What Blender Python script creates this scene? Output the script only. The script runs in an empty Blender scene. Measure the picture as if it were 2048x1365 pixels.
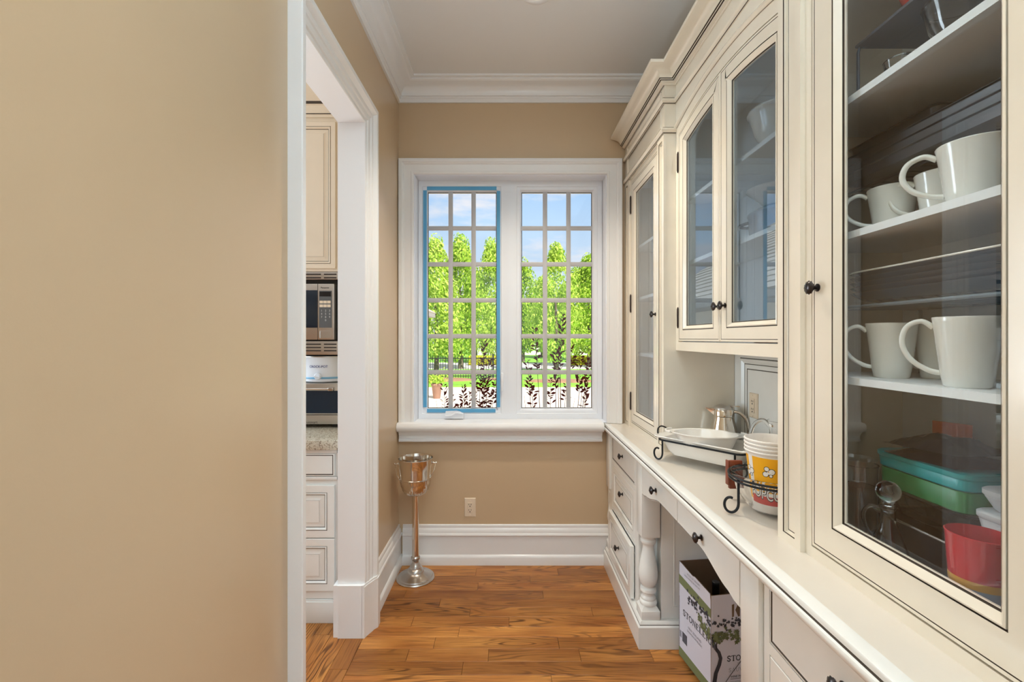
import bpy, bmesh, math, random
from mathutils import Vector, Matrix

random.seed(7)
SC = bpy.context.scene
COL = SC.collection
PI = math.pi

# ------------------------------------------------------------------ camera
FPX, VX, VY, CAMZ = 910.0, 1018.0, 677.0, 1.5
cd = bpy.data.cameras.new('camera')
cam = bpy.data.objects.new('camera', cd)
COL.objects.link(cam)
cam.location = (0, 0, CAMZ)
cam.rotation_euler = (PI / 2, 0, 0)
cd.sensor_width = 36.0
cd.lens = FPX / 2048 * 36.0
cd.shift_x = (1024 - VX) / 2048
cd.shift_y = -(682.5 - VY) / 2048
cd.clip_start = 0.02
cd.clip_end = 300
SC.camera = cam

# ------------------------------------------------------------------ exposure
SC.view_settings.view_transform = 'Standard'
SC.view_settings.look = 'None'
SC.view_settings.gamma = 1.0
SC.view_settings.use_curve_mapping = False
SC.view_settings.exposure = 0.0

def lin(c):
    out = []
    for x in c:
        x = x / 255.0
        out.append(x / 12.92 if x <= 0.04045 else ((x + 0.055) / 1.055) ** 2.4)
    return (out[0], out[1], out[2], 1.0)

# ------------------------------------------------------------------ sky
def make_sky():
    w = bpy.data.worlds.new('sky')
    SC.world = w
    w.use_nodes = True
    nt = w.node_tree
    nt.nodes.clear()
    N, L = nt.nodes.new, nt.links.new
    out = N('ShaderNodeOutputWorld')
    bg = N('ShaderNodeBackground')
    bg.inputs['Strength'].default_value = 1.0
    tc = N('ShaderNodeTexCoord')
    sep = N('ShaderNodeSeparateXYZ')
    L(tc.outputs['Generated'], sep.inputs[0])
    ramp = N('ShaderNodeValToRGB')
    ramp.color_ramp.elements[0].position = 0.0
    ramp.color_ramp.elements[0].color = (0.80, 0.88, 1.0, 1)
    ramp.color_ramp.elements[1].position = 0.75
    ramp.color_ramp.elements[1].color = (0.30, 0.55, 0.95, 1)
    e = ramp.color_ramp.elements.new(0.18)
    e.color = (0.62, 0.79, 1.0, 1)
    e = ramp.color_ramp.elements.new(0.32)
    e.color = (0.42, 0.66, 0.98, 1)
    L(sep.outputs['Z'], ramp.inputs[0])
    mp = N('ShaderNodeMapping')
    mp.inputs['Scale'].default_value = (2.6, 2.6, 9.0)
    mp.inputs['Location'].default_value = (1.9, 0.4, 0.35)
    L(tc.outputs['Generated'], mp.inputs[0])
    noi = N('ShaderNodeTexNoise')
    noi.inputs['Scale'].default_value = 1.15
    noi.inputs['Detail'].default_value = 7
    noi.inputs['Roughness'].default_value = 0.52
    L(mp.outputs[0], noi.inputs['Vector'])
    cr = N('ShaderNodeValToRGB')
    cr.color_ramp.elements[0].position = 0.45
    cr.color_ramp.elements[0].color = (0, 0, 0, 1)
    cr.color_ramp.elements[1].position = 0.55
    cr.color_ramp.elements[1].color = (1, 1, 1, 1)
    L(noi.outputs['Fac'], cr.inputs[0])
    cc = N('ShaderNodeValToRGB')
    cc.color_ramp.elements[0].position = 0.52
    cc.color_ramp.elements[0].color = (0.98, 0.93, 0.95, 1)
    cc.color_ramp.elements[1].position = 0.72
    cc.color_ramp.elements[1].color = (0.62, 0.68, 0.85, 1)
    L(noi.outputs['Fac'], cc.inputs[0])
    mx = N('ShaderNodeMixRGB')
    L(cr.outputs[0], mx.inputs[0])
    L(ramp.outputs[0], mx.inputs[1])
    L(cc.outputs[0], mx.inputs[2])
    L(mx.outputs[0], bg.inputs['Color'])
    L(bg.outputs[0], out.inputs[0])
make_sky()

def lamp(name, kind, loc, direction, energy, color, **kw):
    d = bpy.data.lights.new(name, kind)
    d.energy = energy
    d.color = color
    for k, v in kw.items():
        setattr(d, k, v)
    o = bpy.data.objects.new(name, d)
    COL.objects.link(o)
    o.location = loc
    o.rotation_euler = Vector(direction).to_track_quat('-Z', 'Y').to_euler()
    return o

lamp('sun', 'SUN', (0, 0, 20), (-0.40, 0.62, -0.80), 9.0, (1.0, 0.95, 0.87), angle=0.01)
# unseen fill lamps added behind the camera, and daylight of the kitchen
lamp('rear_fill_light', 'AREA', (0.4, -2.85, 1.75), (0, 1, 0.0), 22, (0.62, 0.84, 1.0),
     shape='RECTANGLE', size=2.2, size_y=2.2)
lamp('side_fill_light', 'AREA', (4.3, -1.75, 1.5), (-1, 0.35, 0.0), 66, (0.60, 0.83, 1.0),
     shape='RECTANGLE', size=2.0, size_y=2.2)  # added out of view to brighten the left wall
# added upward spot that brightens the ceiling, standing in for bounced flash
lamp('ceiling_fill_spot', 'SPOT', (0.25, -0.55, 1.75), (0.0, 0.12, 1.0), 390, (0.66, 0.87, 1.0), spot_size=2.3, spot_blend=0.8, shadow_soft_size=0.08)
lamp('kitchen_room_light', 'AREA', (-4.05, 1.6, 1.7), (1, 0.05, -0.05), 85, (0.66, 0.87, 1.0),
     shape='RECTANGLE', size=2.2, size_y=1.8)
lamp('kitchen_window_light', 'AREA', (-2.58, 2.985, 1.76), (0.35, -1, -0.05), 66, (0.84, 0.93, 1.0),
     shape='RECTANGLE', size=1.2, size_y=1.4)

# ------------------------------------------------------------------ materials
def nmat(name):
    m = bpy.data.materials.new(name)
    m.use_nodes = True
    nt = m.node_tree
    return m, nt, nt.nodes['Principled BSDF'], nt.nodes.new, nt.links.new

def mat(name, c, rough=0.5, metal=0.0, var=0.0, vscale=6.0, bump=0.0, bscale=60.0, coat=0.0, spec=0.5):
    m, nt, b, N, L = nmat(name)
    col = lin(c)
    b.inputs['Base Color'].default_value = col
    b.inputs['Roughness'].default_value = rough
    b.inputs['Metallic'].default_value = metal
    b.inputs['Coat Weight'].default_value = coat
    b.inputs['Coat Roughness'].default_value = 0.08
    b.inputs['Specular IOR Level'].default_value = spec
    tc = N('ShaderNodeTexCoord')
    if var > 0:
        n = N('ShaderNodeTexNoise')
        n.inputs['Scale'].default_value = vscale
        n.inputs['Detail'].default_value = 4
        L(tc.outputs['Object'], n.inputs['Vector'])
        r = N('ShaderNodeValToRGB')
        r.color_ramp.elements[0].position = 0.3
        r.color_ramp.elements[1].position = 0.7
        r.color_ramp.elements[0].color = tuple(x * (1 - var) for x in col[:3]) + (1,)
        r.color_ramp.elements[1].color = tuple(min(1, x * (1 + var)) for x in col[:3]) + (1,)
        L(n.outputs['Fac'], r.inputs[0])
        L(r.outputs[0], b.inputs['Base Color'])
    if bump > 0:
        n2 = N('ShaderNodeTexNoise')
        n2.inputs['Scale'].default_value = bscale
        n2.inputs['Detail'].default_value = 3
        L(tc.outputs['Object'], n2.inputs['Vector'])
        bp = N('ShaderNodeBump')
        bp.inputs['Strength'].default_value = bump
        bp.inputs['Distance'].default_value = 0.002
        L(n2.outputs['Fac'], bp.inputs['Height'])
        L(bp.outputs[0], b.inputs['Normal'])
    return m

def pane_glass(name, tint=(1, 1, 1, 1), ior=1.5, rough=0.0):
    m = bpy.data.materials.new(name)
    m.use_nodes = True
    nt = m.node_tree
    nt.nodes.clear()
    N, L = nt.nodes.new, nt.links.new
    out = N('ShaderNodeOutputMaterial')
    mx = N('ShaderNodeMixShader')
    fr = N('ShaderNodeFresnel')
    fr.inputs['IOR'].default_value = ior
    tr = N('ShaderNodeBsdfTransparent')
    tr.inputs['Color'].default_value = tint
    gl = N('ShaderNodeBsdfGlossy')
    gl.inputs['Roughness'].default_value = rough
    geo = N('ShaderNodeNewGeometry')
    inv = N('ShaderNodeMath')
    inv.operation = 'SUBTRACT'
    inv.inputs[0].default_value = 1.0
    L(geo.outputs['Backfacing'], inv.inputs[1])
    ml = N('ShaderNodeMath')
    ml.operation = 'MULTIPLY'
    L(fr.outputs[0], ml.inputs[0])
    L(inv.outputs[0], ml.inputs[1])
    L(ml.outputs[0], mx.inputs[0])
    L(tr.outputs[0], mx.inputs[1])
    L(gl.outputs[0], mx.inputs[2])
    L(mx.outputs[0], out.inputs[0])
    return m

def thick_glass(name, c=(1, 1, 1, 1), rough=0.0):
    m, nt, b, N, L = nmat(name)
    b.inputs['Base Color'].default_value = c
    b.inputs['Roughness'].default_value = rough
    b.inputs['Transmission Weight'].default_value = 1.0
    b.inputs['IOR'].default_value = 1.45
    return m

def oak(name):
    m, nt, b, N, L = nmat(name)
    tc = N('ShaderNodeTexCoord')
    oi = N('ShaderNodeObjectInfo')
    add = N('ShaderNodeVectorMath')
    add.operation = 'ADD'
    mul = N('ShaderNodeMath')
    mul.operation = 'MULTIPLY'
    mul.inputs[1].default_value = 61.0
    L(oi.outputs['Random'], mul.inputs[0])
    cmb = N('ShaderNodeCombineXYZ')
    L(mul.outputs[0], cmb.inputs[0])
    L(mul.outputs[0], cmb.inputs[1])
    L(tc.outputs['Object'], add.inputs[0])
    L(cmb.outputs[0], add.inputs[1])
    mp = N('ShaderNodeMapping')
    mp.inputs['Scale'].default_value = (1.0, 7.5, 1.0)
    L(add.outputs[0], mp.inputs[0])
    # cathedral figure: contour lines of a stretched noise field
    n1 = N('ShaderNodeTexNoise')
    n1.inputs['Scale'].default_value = 1.0
    n1.inputs['Detail'].default_value = 2.0
    n1.inputs['Roughness'].default_value = 0.45
    n1.inputs['Distortion'].default_value = 0.3
    L(mp.outputs[0], n1.inputs['Vector'])
    m1 = N('ShaderNodeMath')
    m1.operation = 'MULTIPLY'
    m1.inputs[1].default_value = 115.0
    L(n1.outputs['Fac'], m1.inputs[0])
    s1 = N('ShaderNodeMath')
    s1.operation = 'SINE'
    L(m1.outputs[0], s1.inputs[0])
    r1 = N('ShaderNodeValToRGB')
    r1.color_ramp.elements[0].position = 0.60
    r1.color_ramp.elements[0].color = (0, 0, 0, 1)
    r1.color_ramp.elements[1].position = 0.98
    r1.color_ramp.elements[1].color = (1, 1, 1, 1)
    hs = N('ShaderNodeMath')
    hs.operation = 'MULTIPLY_ADD'
    hs.inputs[1].default_value = 0.5
    hs.inputs[2].default_value = 0.5
    L(s1.outputs[0], hs.inputs[0])
    L(hs.outputs[0], r1.inputs[0])
    # fine pores
    mp2 = N('ShaderNodeMapping')
    mp2.inputs['Scale'].default_value = (4.5, 300.0, 1.0)
    L(add.outputs[0], mp2.inputs[0])
    n2 = N('ShaderNodeTexNoise')
    n2.inputs['Scale'].default_value = 1.0
    n2.inputs['Detail'].default_value = 3.0
    L(mp2.outputs[0], n2.inputs['Vector'])
    # broad tone inside a plank
    mp3 = N('ShaderNodeMapping')
    mp3.inputs['Scale'].default_value = (2.2, 9.0, 1.0)
    mp3.inputs['Location'].default_value = (5, 3, 0)
    L(add.outputs[0], mp3.inputs[0])
    n3 = N('ShaderNodeTexNoise')
    n3.inputs['Scale'].default_value = 1.0
    n3.inputs['Detail'].default_value = 4.0
    L(mp3.outputs[0], n3.inputs['Vector'])
    base = N('ShaderNodeValToRGB')
    base.color_ramp.elements[0].position = 0.28
    base.color_ramp.elements[0].color = lin((170, 104, 50))
    base.color_ramp.elements[1].position = 0.72
    base.color_ramp.elements[1].color = lin((222, 156, 84))
    L(n3.outputs['Fac'], base.inputs[0])
    # per plank tone
    tone = N('ShaderNodeValToRGB')
    tone.color_ramp.elements[0].color = (0.56, 0.50, 0.45, 1)
    tone.color_ramp.elements[1].color = (1.10, 1.08, 1.04, 1)
    L(oi.outputs['Random'], tone.inputs[0])
    t = N('ShaderNodeMixRGB')
    t.blend_type = 'MULTIPLY'
    t.inputs[0].default_value = 1.0
    L(base.outputs[0], t.inputs[1])
    L(tone.outputs[0], t.inputs[2])
    dk = N('ShaderNodeMixRGB')
    dk.blend_type = 'MIX'
    dk.inputs[2].default_value = lin((80, 42, 18))
    fm = N('ShaderNodeMath')
    fm.operation = 'MULTIPLY'
    fm.inputs[1].default_value = 0.85
    L(r1.outputs[0], fm.inputs[0])
    # figure strength varies
    st = N('ShaderNodeMath')
    st.operation = 'MULTIPLY'
    r3 = N('ShaderNodeValToRGB')
    r3.color_ramp.elements[0].position = 0.42
    r3.color_ramp.elements[1].position = 0.62
    L(n3.outputs['Color'], r3.inputs[0])
    L(fm.outputs[0], st.inputs[0])
    L(r3.outputs[0], st.inputs[1])
    L(st.outputs[0], dk.inputs[0])
    L(t.outputs[0], dk.inputs[1])
    po = N('ShaderNodeMixRGB')
    po.blend_type = 'MULTIPLY'
    po.inputs[0].default_value = 0.75
    pr = N('ShaderNodeValToRGB')
    pr.color_ramp.elements[0].position = 0.36
    pr.color_ramp.elements[0].color = (0.45, 0.38, 0.32, 1)
    pr.color_ramp.elements[1].position = 0.52
    pr.color_ramp.elements[1].color = (1, 1, 1, 1)
    L(n2.outputs['Fac'], pr.inputs[0])
    L(dk.outputs[0], po.inputs[1])
    L(pr.outputs[0], po.inputs[2])
    L(po.outputs[0], b.inputs['Base Color'])
    b.inputs['Roughness'].default_value = 0.30
    b.inputs['Specular IOR Level'].default_value = 0.35
    bp = N('ShaderNodeBump')
    bp.inputs['Strength'].default_value = 0.06
    L(n2.outputs['Fac'], bp.inputs['Height'])
    L(bp.outputs[0], b.inputs['Normal'])
    return m

def granite(name):
    m, nt, b, N, L = nmat(name)
    tc = N('ShaderNodeTexCoord')
    v = N('ShaderNodeTexVoronoi')
    v.inputs['Scale'].default_value = 170
    L(tc.outputs['Object'], v.inputs['Vector'])
    r = N('ShaderNodeValToRGB')
    r.color_ramp.elements[0].position = 0.0
    r.color_ramp.elements[0].color = lin((120, 100, 82))
    r.color_ramp.elements[1].position = 0.55
    r.color_ramp.elements[1].color = lin((205, 196, 178))
    L(v.outputs['Color'], r.inputs[0])
    L(r.outputs[0], b.inputs['Base Color'])
    b.inputs['Roughness'].default_value = 0.15
    return m

def leafmat(name, c1, c2, trans=0.35):
    m = bpy.data.materials.new(name)
    m.use_nodes = True
    nt = m.node_tree
    nt.nodes.clear()
    N, L = nt.nodes.new, nt.links.new
    out = N('ShaderNodeOutputMaterial')
    g = N('ShaderNodeNewGeometry')
    r = N('ShaderNodeValToRGB')
    r.color_ramp.elements[0].color = lin(c1)
    r.color_ramp.elements[1].color = lin(c2)
    L(g.outputs['Random Per Island'], r.inputs[0])
    d = N('ShaderNodeBsdfDiffuse')
    tl = N('ShaderNodeBsdfTranslucent')
    L(r.outputs[0], d.inputs[0])
    L(r.outputs[0], tl.inputs[0])
    mx = N('ShaderNodeMixShader')
    mx.inputs[0].default_value = trans
    L(d.outputs[0], mx.inputs[1])
    L(tl.outputs[0], mx.inputs[2])
    L(mx.outputs[0], out.inputs[0])
    return m

def emit(name, c, s):
    m = bpy.data.materials.new(name)
    m.use_nodes = True
    nt = m.node_tree
    nt.nodes.clear()
    o = nt.nodes.new('ShaderNodeOutputMaterial')
    e = nt.nodes.new('ShaderNodeEmission')
    e.inputs[0].default_value = lin(c)
    e.inputs[1].default_value = s
    nt.links.new(e.outputs[0], o.inputs[0])
    return m

TAN = mat('tan_wall_paint', (207, 181, 148), 0.30, var=0.015, vscale=2, bump=0.05, bscale=240, spec=0.5)
CEIL = mat('ceiling_paint', (236, 234, 232), 0.7)
TRIM = mat('white_trim_paint', (242, 241, 241), 0.28, coat=0.1)
VINYL = mat('white_window_vinyl', (238, 241, 248), 0.30)
MUNT = mat('backlit_grille_bar', (196, 194, 196), 0.4)  # grey base colour holds the backlit shade of the bars
CREAM = mat('cream_cabinet_paint', (236, 226, 209), 0.24, var=0.02, vscale=9, coat=0.35, spec=0.8)
CREAM3 = mat('antique_cream_paint', (230, 215, 194), 0.33, var=0.02, vscale=9)
CREAM2 = mat('ivory_cabinet_paint', (238, 237, 233), 0.26, var=0.02, vscale=9, coat=0.3, spec=0.7)
GLAZE = mat('brown_glaze', (64, 52, 40), 0.6)
INNER = mat('cabinet_interior_paint', (240, 242, 243), 0.5)
TOP = mat('painted_counter_top', (220, 211, 199), 0.30, var=0.03, vscale=5, coat=0.15)
GAP = mat('dark_gap', (40, 34, 28), 0.8)
OAK = oak('stained_oak')
PANE2 = pane_glass('boosted_reflection_glass', (0.90, 0.955, 1.0, 1), 6.5)  # cabinet glass copy: reflectivity and blue tint put in for bright window reflections
PANE = pane_glass('cabinet_glass', (0.97, 0.99, 1.0, 1), 2.0)
WPANE = pane_glass('window_glass', (0.98, 0.99, 0.99, 1), 1.45)
BRONZE = mat('dark_bronze', (70, 66, 66), 0.28, 0.9)
HINGE = mat('hinge_bronze', (58, 46, 42), 0.4, 0.7)
CHROME = mat('polished_nickel', (222, 214, 204), 0.09, 1.0)
PEWTER = mat('brushed_pewter', (196, 190, 184), 0.26, 1.0)
STEEL = mat('brushed_steel', (196, 192, 186), 0.3, 0.9, bump=0.05, bscale=300)
BLACKP = mat('black_plastic', (24, 24, 26), 0.3)
DGLASS = mat('dark_oven_glass', (30, 44, 58), 0.05)
PORC = mat('white_porcelain', (238, 234, 228), 0.12, coat=0.4)
MUGW = mat('white_glazed_stoneware', (236, 234, 226), 0.14, coat=0.4)
IRON = mat('black_wrought_iron', (28, 30, 34), 0.42, 0.5)
WOOD = mat('reddish_brown_wood', (128, 62, 38), 0.45, var=0.2, vscale=30)
TAPE = mat('blue_painters_tape', (92, 168, 214), 0.6)
GLASSY = thick_glass('clear_glass')
PLATE = mat('ivory_plastic', (232, 214, 190), 0.35)
DARKHOLE = mat('slot_dark', (40, 30, 24), 0.8)
GRAN = granite('speckled_granite')
CARD = mat('brown_cardboard', (120, 96, 76), 0.85, var=0.08, vscale=12)
BOXW = mat('white_printed_card', (226, 224, 238), 0.5)
OLIVE = mat('olive_ink', (126, 134, 92), 0.6)
INK = mat('dark_grey_ink', (62, 62, 72), 0.6)
INK2 = mat('pale_grey_ink', (150, 150, 162), 0.6)
OLIVE2 = mat('olive_leaf_ink', (98, 104, 66), 0.6)

# ------------------------------------------------------------------ mesh tools
class F:
    """a plane with axes U, V and outward N"""
    def __init__(s, o, U, V, N):
        s.o, s.U, s.V, s.N = Vector(o), Vector(U), Vector(V), Vector(N)
    def p(s, u, v, d=0.0):
        return s.o + s.U * u + s.V * v + s.N * d

def FX(x):      # plane x = const seen from the aisle: u = y, v = z, d towards the aisle
    return F((x, 0, 0), (0, 1, 0), (0, 0, 1), (-1, 0, 0))
def FXL(x):     # plane x = const facing +x
    return F((x, 0, 0), (0, 1, 0), (0, 0, 1), (1, 0, 0))
def FY(y):      # plane y = const facing the camera: u = x, v = z, d towards the camera
    return F((0, y, 0), (1, 0, 0), (0, 0, 1), (0, -1, 0))
FZ = F((0, 0, 0), (1, 0, 0), (0, 1, 0), (0, 0, 1))

def offset_path(path, o, closed):
    n = len(path)
    out = []
    for i in range(n):
        p = Vector(path[i])
        prev = Vector(path[i - 1]) if (closed or i > 0) else None
        nxt = Vector(path[(i + 1) % n]) if (closed or i < n - 1) else None
        ns = []
        for a, b in ((prev, p), (p, nxt)):
            if a is not None and b is not None:
                d = (b - a).normalized()
                ns.append(Vector((-d.y, d.x)))
        if len(ns) == 1:
            m = ns[0]
        else:
            m = (ns[0] + ns[1]) / max(0.25, 1 + ns[0].dot(ns[1]))
        out.append(p + m * o)
    return out

class MB:
    def __init__(s):
        s.v, s.f, s.m, s.mats = [], [], [], []
    def mi(s, m):
        if m not in s.mats:
            s.mats.append(m)
        return s.mats.index(m)
    def add(s, vs, fs, m):
        k = len(s.v)
        s.v.extend([tuple(v) for v in vs])
        i = s.mi(m)
        for f in fs:
            s.f.append(tuple(x + k for x in f))
            s.m.append(i)
        return s
    def box(s, a, b, m, bev=0.0, rot=0.0, piv=None):
        (x0, y0, z0), (x1, y1, z1) = a, b
        if bev > 0:
            bm = bmesh.new()
            bmesh.ops.create_cube(bm, size=1.0)
            for v in bm.verts:
                v.co = Vector(((x0 + x1) / 2 + v.co.x * (x1 - x0), (y0 + y1) / 2 + v.co.y * (y1 - y0),
                               (z0 + z1) / 2 + v.co.z * (z1 - z0)))
            bmesh.ops.bevel(bm, geom=bm.edges[:], offset=bev, segments=2, profile=0.5, affect='EDGES')
            bm.verts.index_update()
            vs = [v.co.copy() for v in bm.verts]
            fs = [[v.index for v in f.verts] for f in bm.faces]
            bm.free()
        else:
            vs = [Vector(c) for c in ((x0, y0, z0), (x1, y0, z0), (x1, y1, z0), (x0, y1, z0),
                                      (x0, y0, z1), (x1, y0, z1), (x1, y1, z1), (x0, y1, z1))]
            fs = [(0, 3, 2, 1), (4, 5, 6, 7), (0, 1, 5, 4), (1, 2, 6, 5), (2, 3, 7, 6), (3, 0, 4, 7)]
        if rot:
            pv = Vector(piv) if piv else Vector(((x0 + x1) / 2, (y0 + y1) / 2, 0))
            R = Matrix.Rotation(rot, 3, 'Z')
            vs = [R @ (v - pv) + pv for v in vs]
        return s.add(vs, fs, m)
    def prism(s, fr, poly, d0, d1, m):
        n = len(poly)
        vs = [fr.p(u, v, d0) for u, v in poly] + [fr.p(u, v, d1) for u, v in poly]
        fs = [tuple(range(n))[::-1], tuple(range(n, 2 * n))]
        fs += [(i, (i + 1) % n, n + (i + 1) % n, n + i) for i in range(n)]
        return s.add(vs, fs, m)
    def sweep(s, fr, path, prof, closed=True, cap=None, ends=True):
        """prof: (offset to the left of the path, height along N, material of the strip arriving there)"""
        n = len(path)
        loops = []
        for (o, d, m) in prof:
            loops.append([fr.p(q.x, q.y, d) for q in offset_path(path, o, closed)])
        k = len(s.v)
        for lp in loops:
            s.v.extend([tuple(v) for v in lp])
        for i in range(1, len(prof)):
            mi = s.mi(prof[i][2])
            a, b = k + (i - 1) * n, k + i * n
            for j in range(n if closed else n - 1):
                j2 = (j + 1) % n
                s.f.append((a + j, a + j2, b + j2, b + j))
                s.m.append(mi)
        if cap is not None:
            a = k + (len(prof) - 1) * n
            s.f.append(tuple(range(a, a + n)))
            s.m.append(s.mi(cap))
        if not closed and ends:
            mi = s.mi(prof[-1][2])
            for j in (0, n - 1):
                s.f.append(tuple(k + i * n + j for i in range(len(prof))))
                s.m.append(mi)
        return s
    def lathe(s, prof, c, m, segs=28, sx=1.0, sy=1.0, rot=0.0, mf=None, a0=0.0, a1=2 * PI):
        """prof: (radius, z) from bottom to top round the vertical through c"""
        full = abs(a1 - a0 - 2 * PI) < 1e-6
        na = segs if full else segs + 1
        k = len(s.v)
        R = Matrix.Rotation(rot, 3, 'Z')
        for (r, z) in prof:
            for j in range(na):
                a = a0 + (a1 - a0) * j / segs
                q = R @ Vector((r * math.cos(a) * sx, r * math.sin(a) * sy, z))
                s.v.append((c[0] + q.x, c[1] + q.y, c[2] + q.z))
        for i in range(len(prof) - 1):
            for j in range(segs):
                j2 = (j + 1) % na
                mm = mf(i, j) if mf else m
                s.f.append((k + i * na + j, k + i * na + j2, k + (i + 1) * na + j2, k + (i + 1) * na + j))
                s.m.append(s.mi(mm))
        if full:
            for i in (0, len(prof) - 1):
                if prof[i][0] > 1e-5:
                    s.f.append(tuple(k + i * na + j for j in range(na)))
                    s.m.append(s.mi(m))
        return s
    def tube(s, pts, r, m, segs=8, smooth=0, closed=False):
        pts = [Vector(p) for p in pts]
        if smooth:
            P = []
            n = len(pts)
            for i in range(n - (0 if closed else 1)):
                g = lambda q: pts[q % n] if closed else pts[max(0, min(n - 1, q))]
                p0, p1, p2, p3 = g(i - 1), g(i), g(i + 1), g(i + 2)
                for q in range(smooth):
                    t = q / smooth
                    P.append(0.5 * ((2 * p1) + (p2 - p0) * t + (2 * p0 - 5 * p1 + 4 * p2 - p3) * t * t
                                    + (3 * p1 - p0 - 3 * p2 + p3) * t ** 3))
            if not closed:
                P.append(pts[-1])
            pts = P
        n = len(pts)
        k = len(s.v)
        up = None
        for i in range(n):
            a = pts[(i - 1) % n] if (closed or i > 0) else pts[i]
            b = pts[(i + 1) % n] if (closed or i < n - 1) else pts[i]
            t = (b - a).normalized()
            if up is None:
                up = Vector((0, 0, 1)) if abs(t.z) < 0.9 else Vector((1, 0, 0))
            x = t.cross(up)
            if x.length < 1e-4:
                x = t.cross(Vector((0, 1, 0)))
            x.normalize()
            y = x.cross(t).normalized()
            up = y
            rr = r(i / max(1, n - 1)) if callable(r) else r
            for j in range(segs):
                an = 2 * PI * j / segs
                s.v.append(tuple(pts[i] + x * math.cos(an) * rr + y * math.sin(an) * rr))
        mi = s.mi(m)
        for i in range(n if closed else n - 1):
            i2 = (i + 1) % n
            for j in range(segs):
                j2 = (j + 1) % segs
                s.f.append((k + i * segs + j, k + i * segs + j2, k + i2 * segs + j2, k + i2 * segs + j))
                s.m.append(mi)
        if not closed:
            for i in (0, n - 1):
                s.f.append(tuple(k + i * segs + j for j in range(segs)))
                s.m.append(mi)
        return s
    def ball(s, c, r, m, segs=12, rings=8, sz=1.0):
        prof = [(max(1e-6, r * math.sin(PI * i / rings)), -r * sz * math.cos(PI * i / rings)) for i in range(rings + 1)]
        return s.lathe(prof, c, m, segs)
    def obj(s, name, parent=None, origin=None, kind=None, angle=38, normals=True):
        me = bpy.data.meshes.new(name)
        vs = s.v
        if origin is not None:
            vs = [(a - origin[0], b - origin[1], c - origin[2]) for a, b, c in vs]
        me.from_pydata(vs, [], s.f)
        for m in s.mats:
            me.materials.append(m)
        me.polygons.foreach_set('material_index', s.m)
        if normals:
            bm = bmesh.new()
            bm.from_mesh(me)
            bmesh.ops.recalc_face_normals(bm, faces=bm.faces[:])
            bm.to_mesh(me)
            bm.free()
        if angle:
            me.polygons.foreach_set('use_smooth', [True] * len(me.polygons))
            me.set_sharp_from_angle(angle=math.radians(angle))
        me.update()
        o = bpy.data.objects.new(name, me)
        COL.objects.link(o)
        if origin is not None:
            o.location = origin
        if parent is not None:
            attach(o, parent)
        if kind:
            o['kind'] = kind
        return o

def attach(o, parent):
    o.parent = parent
    if parent.parent is None:
        o.matrix_parent_inverse = Matrix.LocRotScale(parent.location, parent.rotation_euler, parent.scale).inverted()
    else:
        o.matrix_parent_inverse = Matrix.Translation(parent.location).inverted()

def tag(o, label, cat, group=None):
    o['label'] = label
    o['category'] = cat
    if group:
        o['group'] = group
    return o

def thing(name, label, cat, loc=(0, 0, 0), group=None):
    o = bpy.data.objects.new(name, None)
    COL.objects.link(o)
    o.empty_display_size = 0.05
    o.location = loc
    return tag(o, label, cat, group)

def dup(root, loc, rz=0.0, label=None, group=None, scale=None):
    r = root.copy()
    COL.objects.link(r)
    r.location = loc
    r.rotation_euler = (0, 0, rz)
    if scale:
        r.scale = scale
    if label:
        r['label'] = label
    if group:
        r['group'] = group
    for ch in list(root.children):
        c = ch.copy()
        COL.objects.link(c)
        c.parent = r
        for g in ch.children:
            d = g.copy()
            COL.objects.link(d)
            d.parent = c
    return r

def structure(o):
    o['kind'] = 'structure'
    return o

def rect(u0, v0, u1, v1):
    return [(u0, v0), (u1, v0), (u1, v1), (u0, v1)]

def text_polys(body, size, offset=0.0, align='CENTER', spacing=1.0):
    cu = bpy.data.curves.new('lettering', 'FONT')
    cu.body = body
    cu.size = size
    cu.align_x = align
    cu.align_y = 'CENTER'
    cu.offset = offset
    cu.space_character = spacing
    cu.resolution_u = 3
    o = bpy.data.objects.new('lettering', cu)
    COL.objects.link(o)
    dg = bpy.context.evaluated_depsgraph_get()
    me = bpy.data.meshes.new_from_object(o.evaluated_get(dg))
    vs = [(v.co.x, v.co.y) for v in me.vertices]
    fs = [tuple(p.vertices) for p in me.polygons]
    bpy.data.objects.remove(o)
    bpy.data.meshes.remove(me)
    bpy.data.curves.remove(cu)
    return vs, fs

def lettering(mb, fr, body, size, u, v, d, m, offset=0.0, align='CENTER', spacing=1.0, flip=1):
    vs, fs = text_polys(body, size, offset, align, spacing)
    mb.add([fr.p(u + flip * x, v + y, d) for x, y in vs], fs, m)

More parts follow.
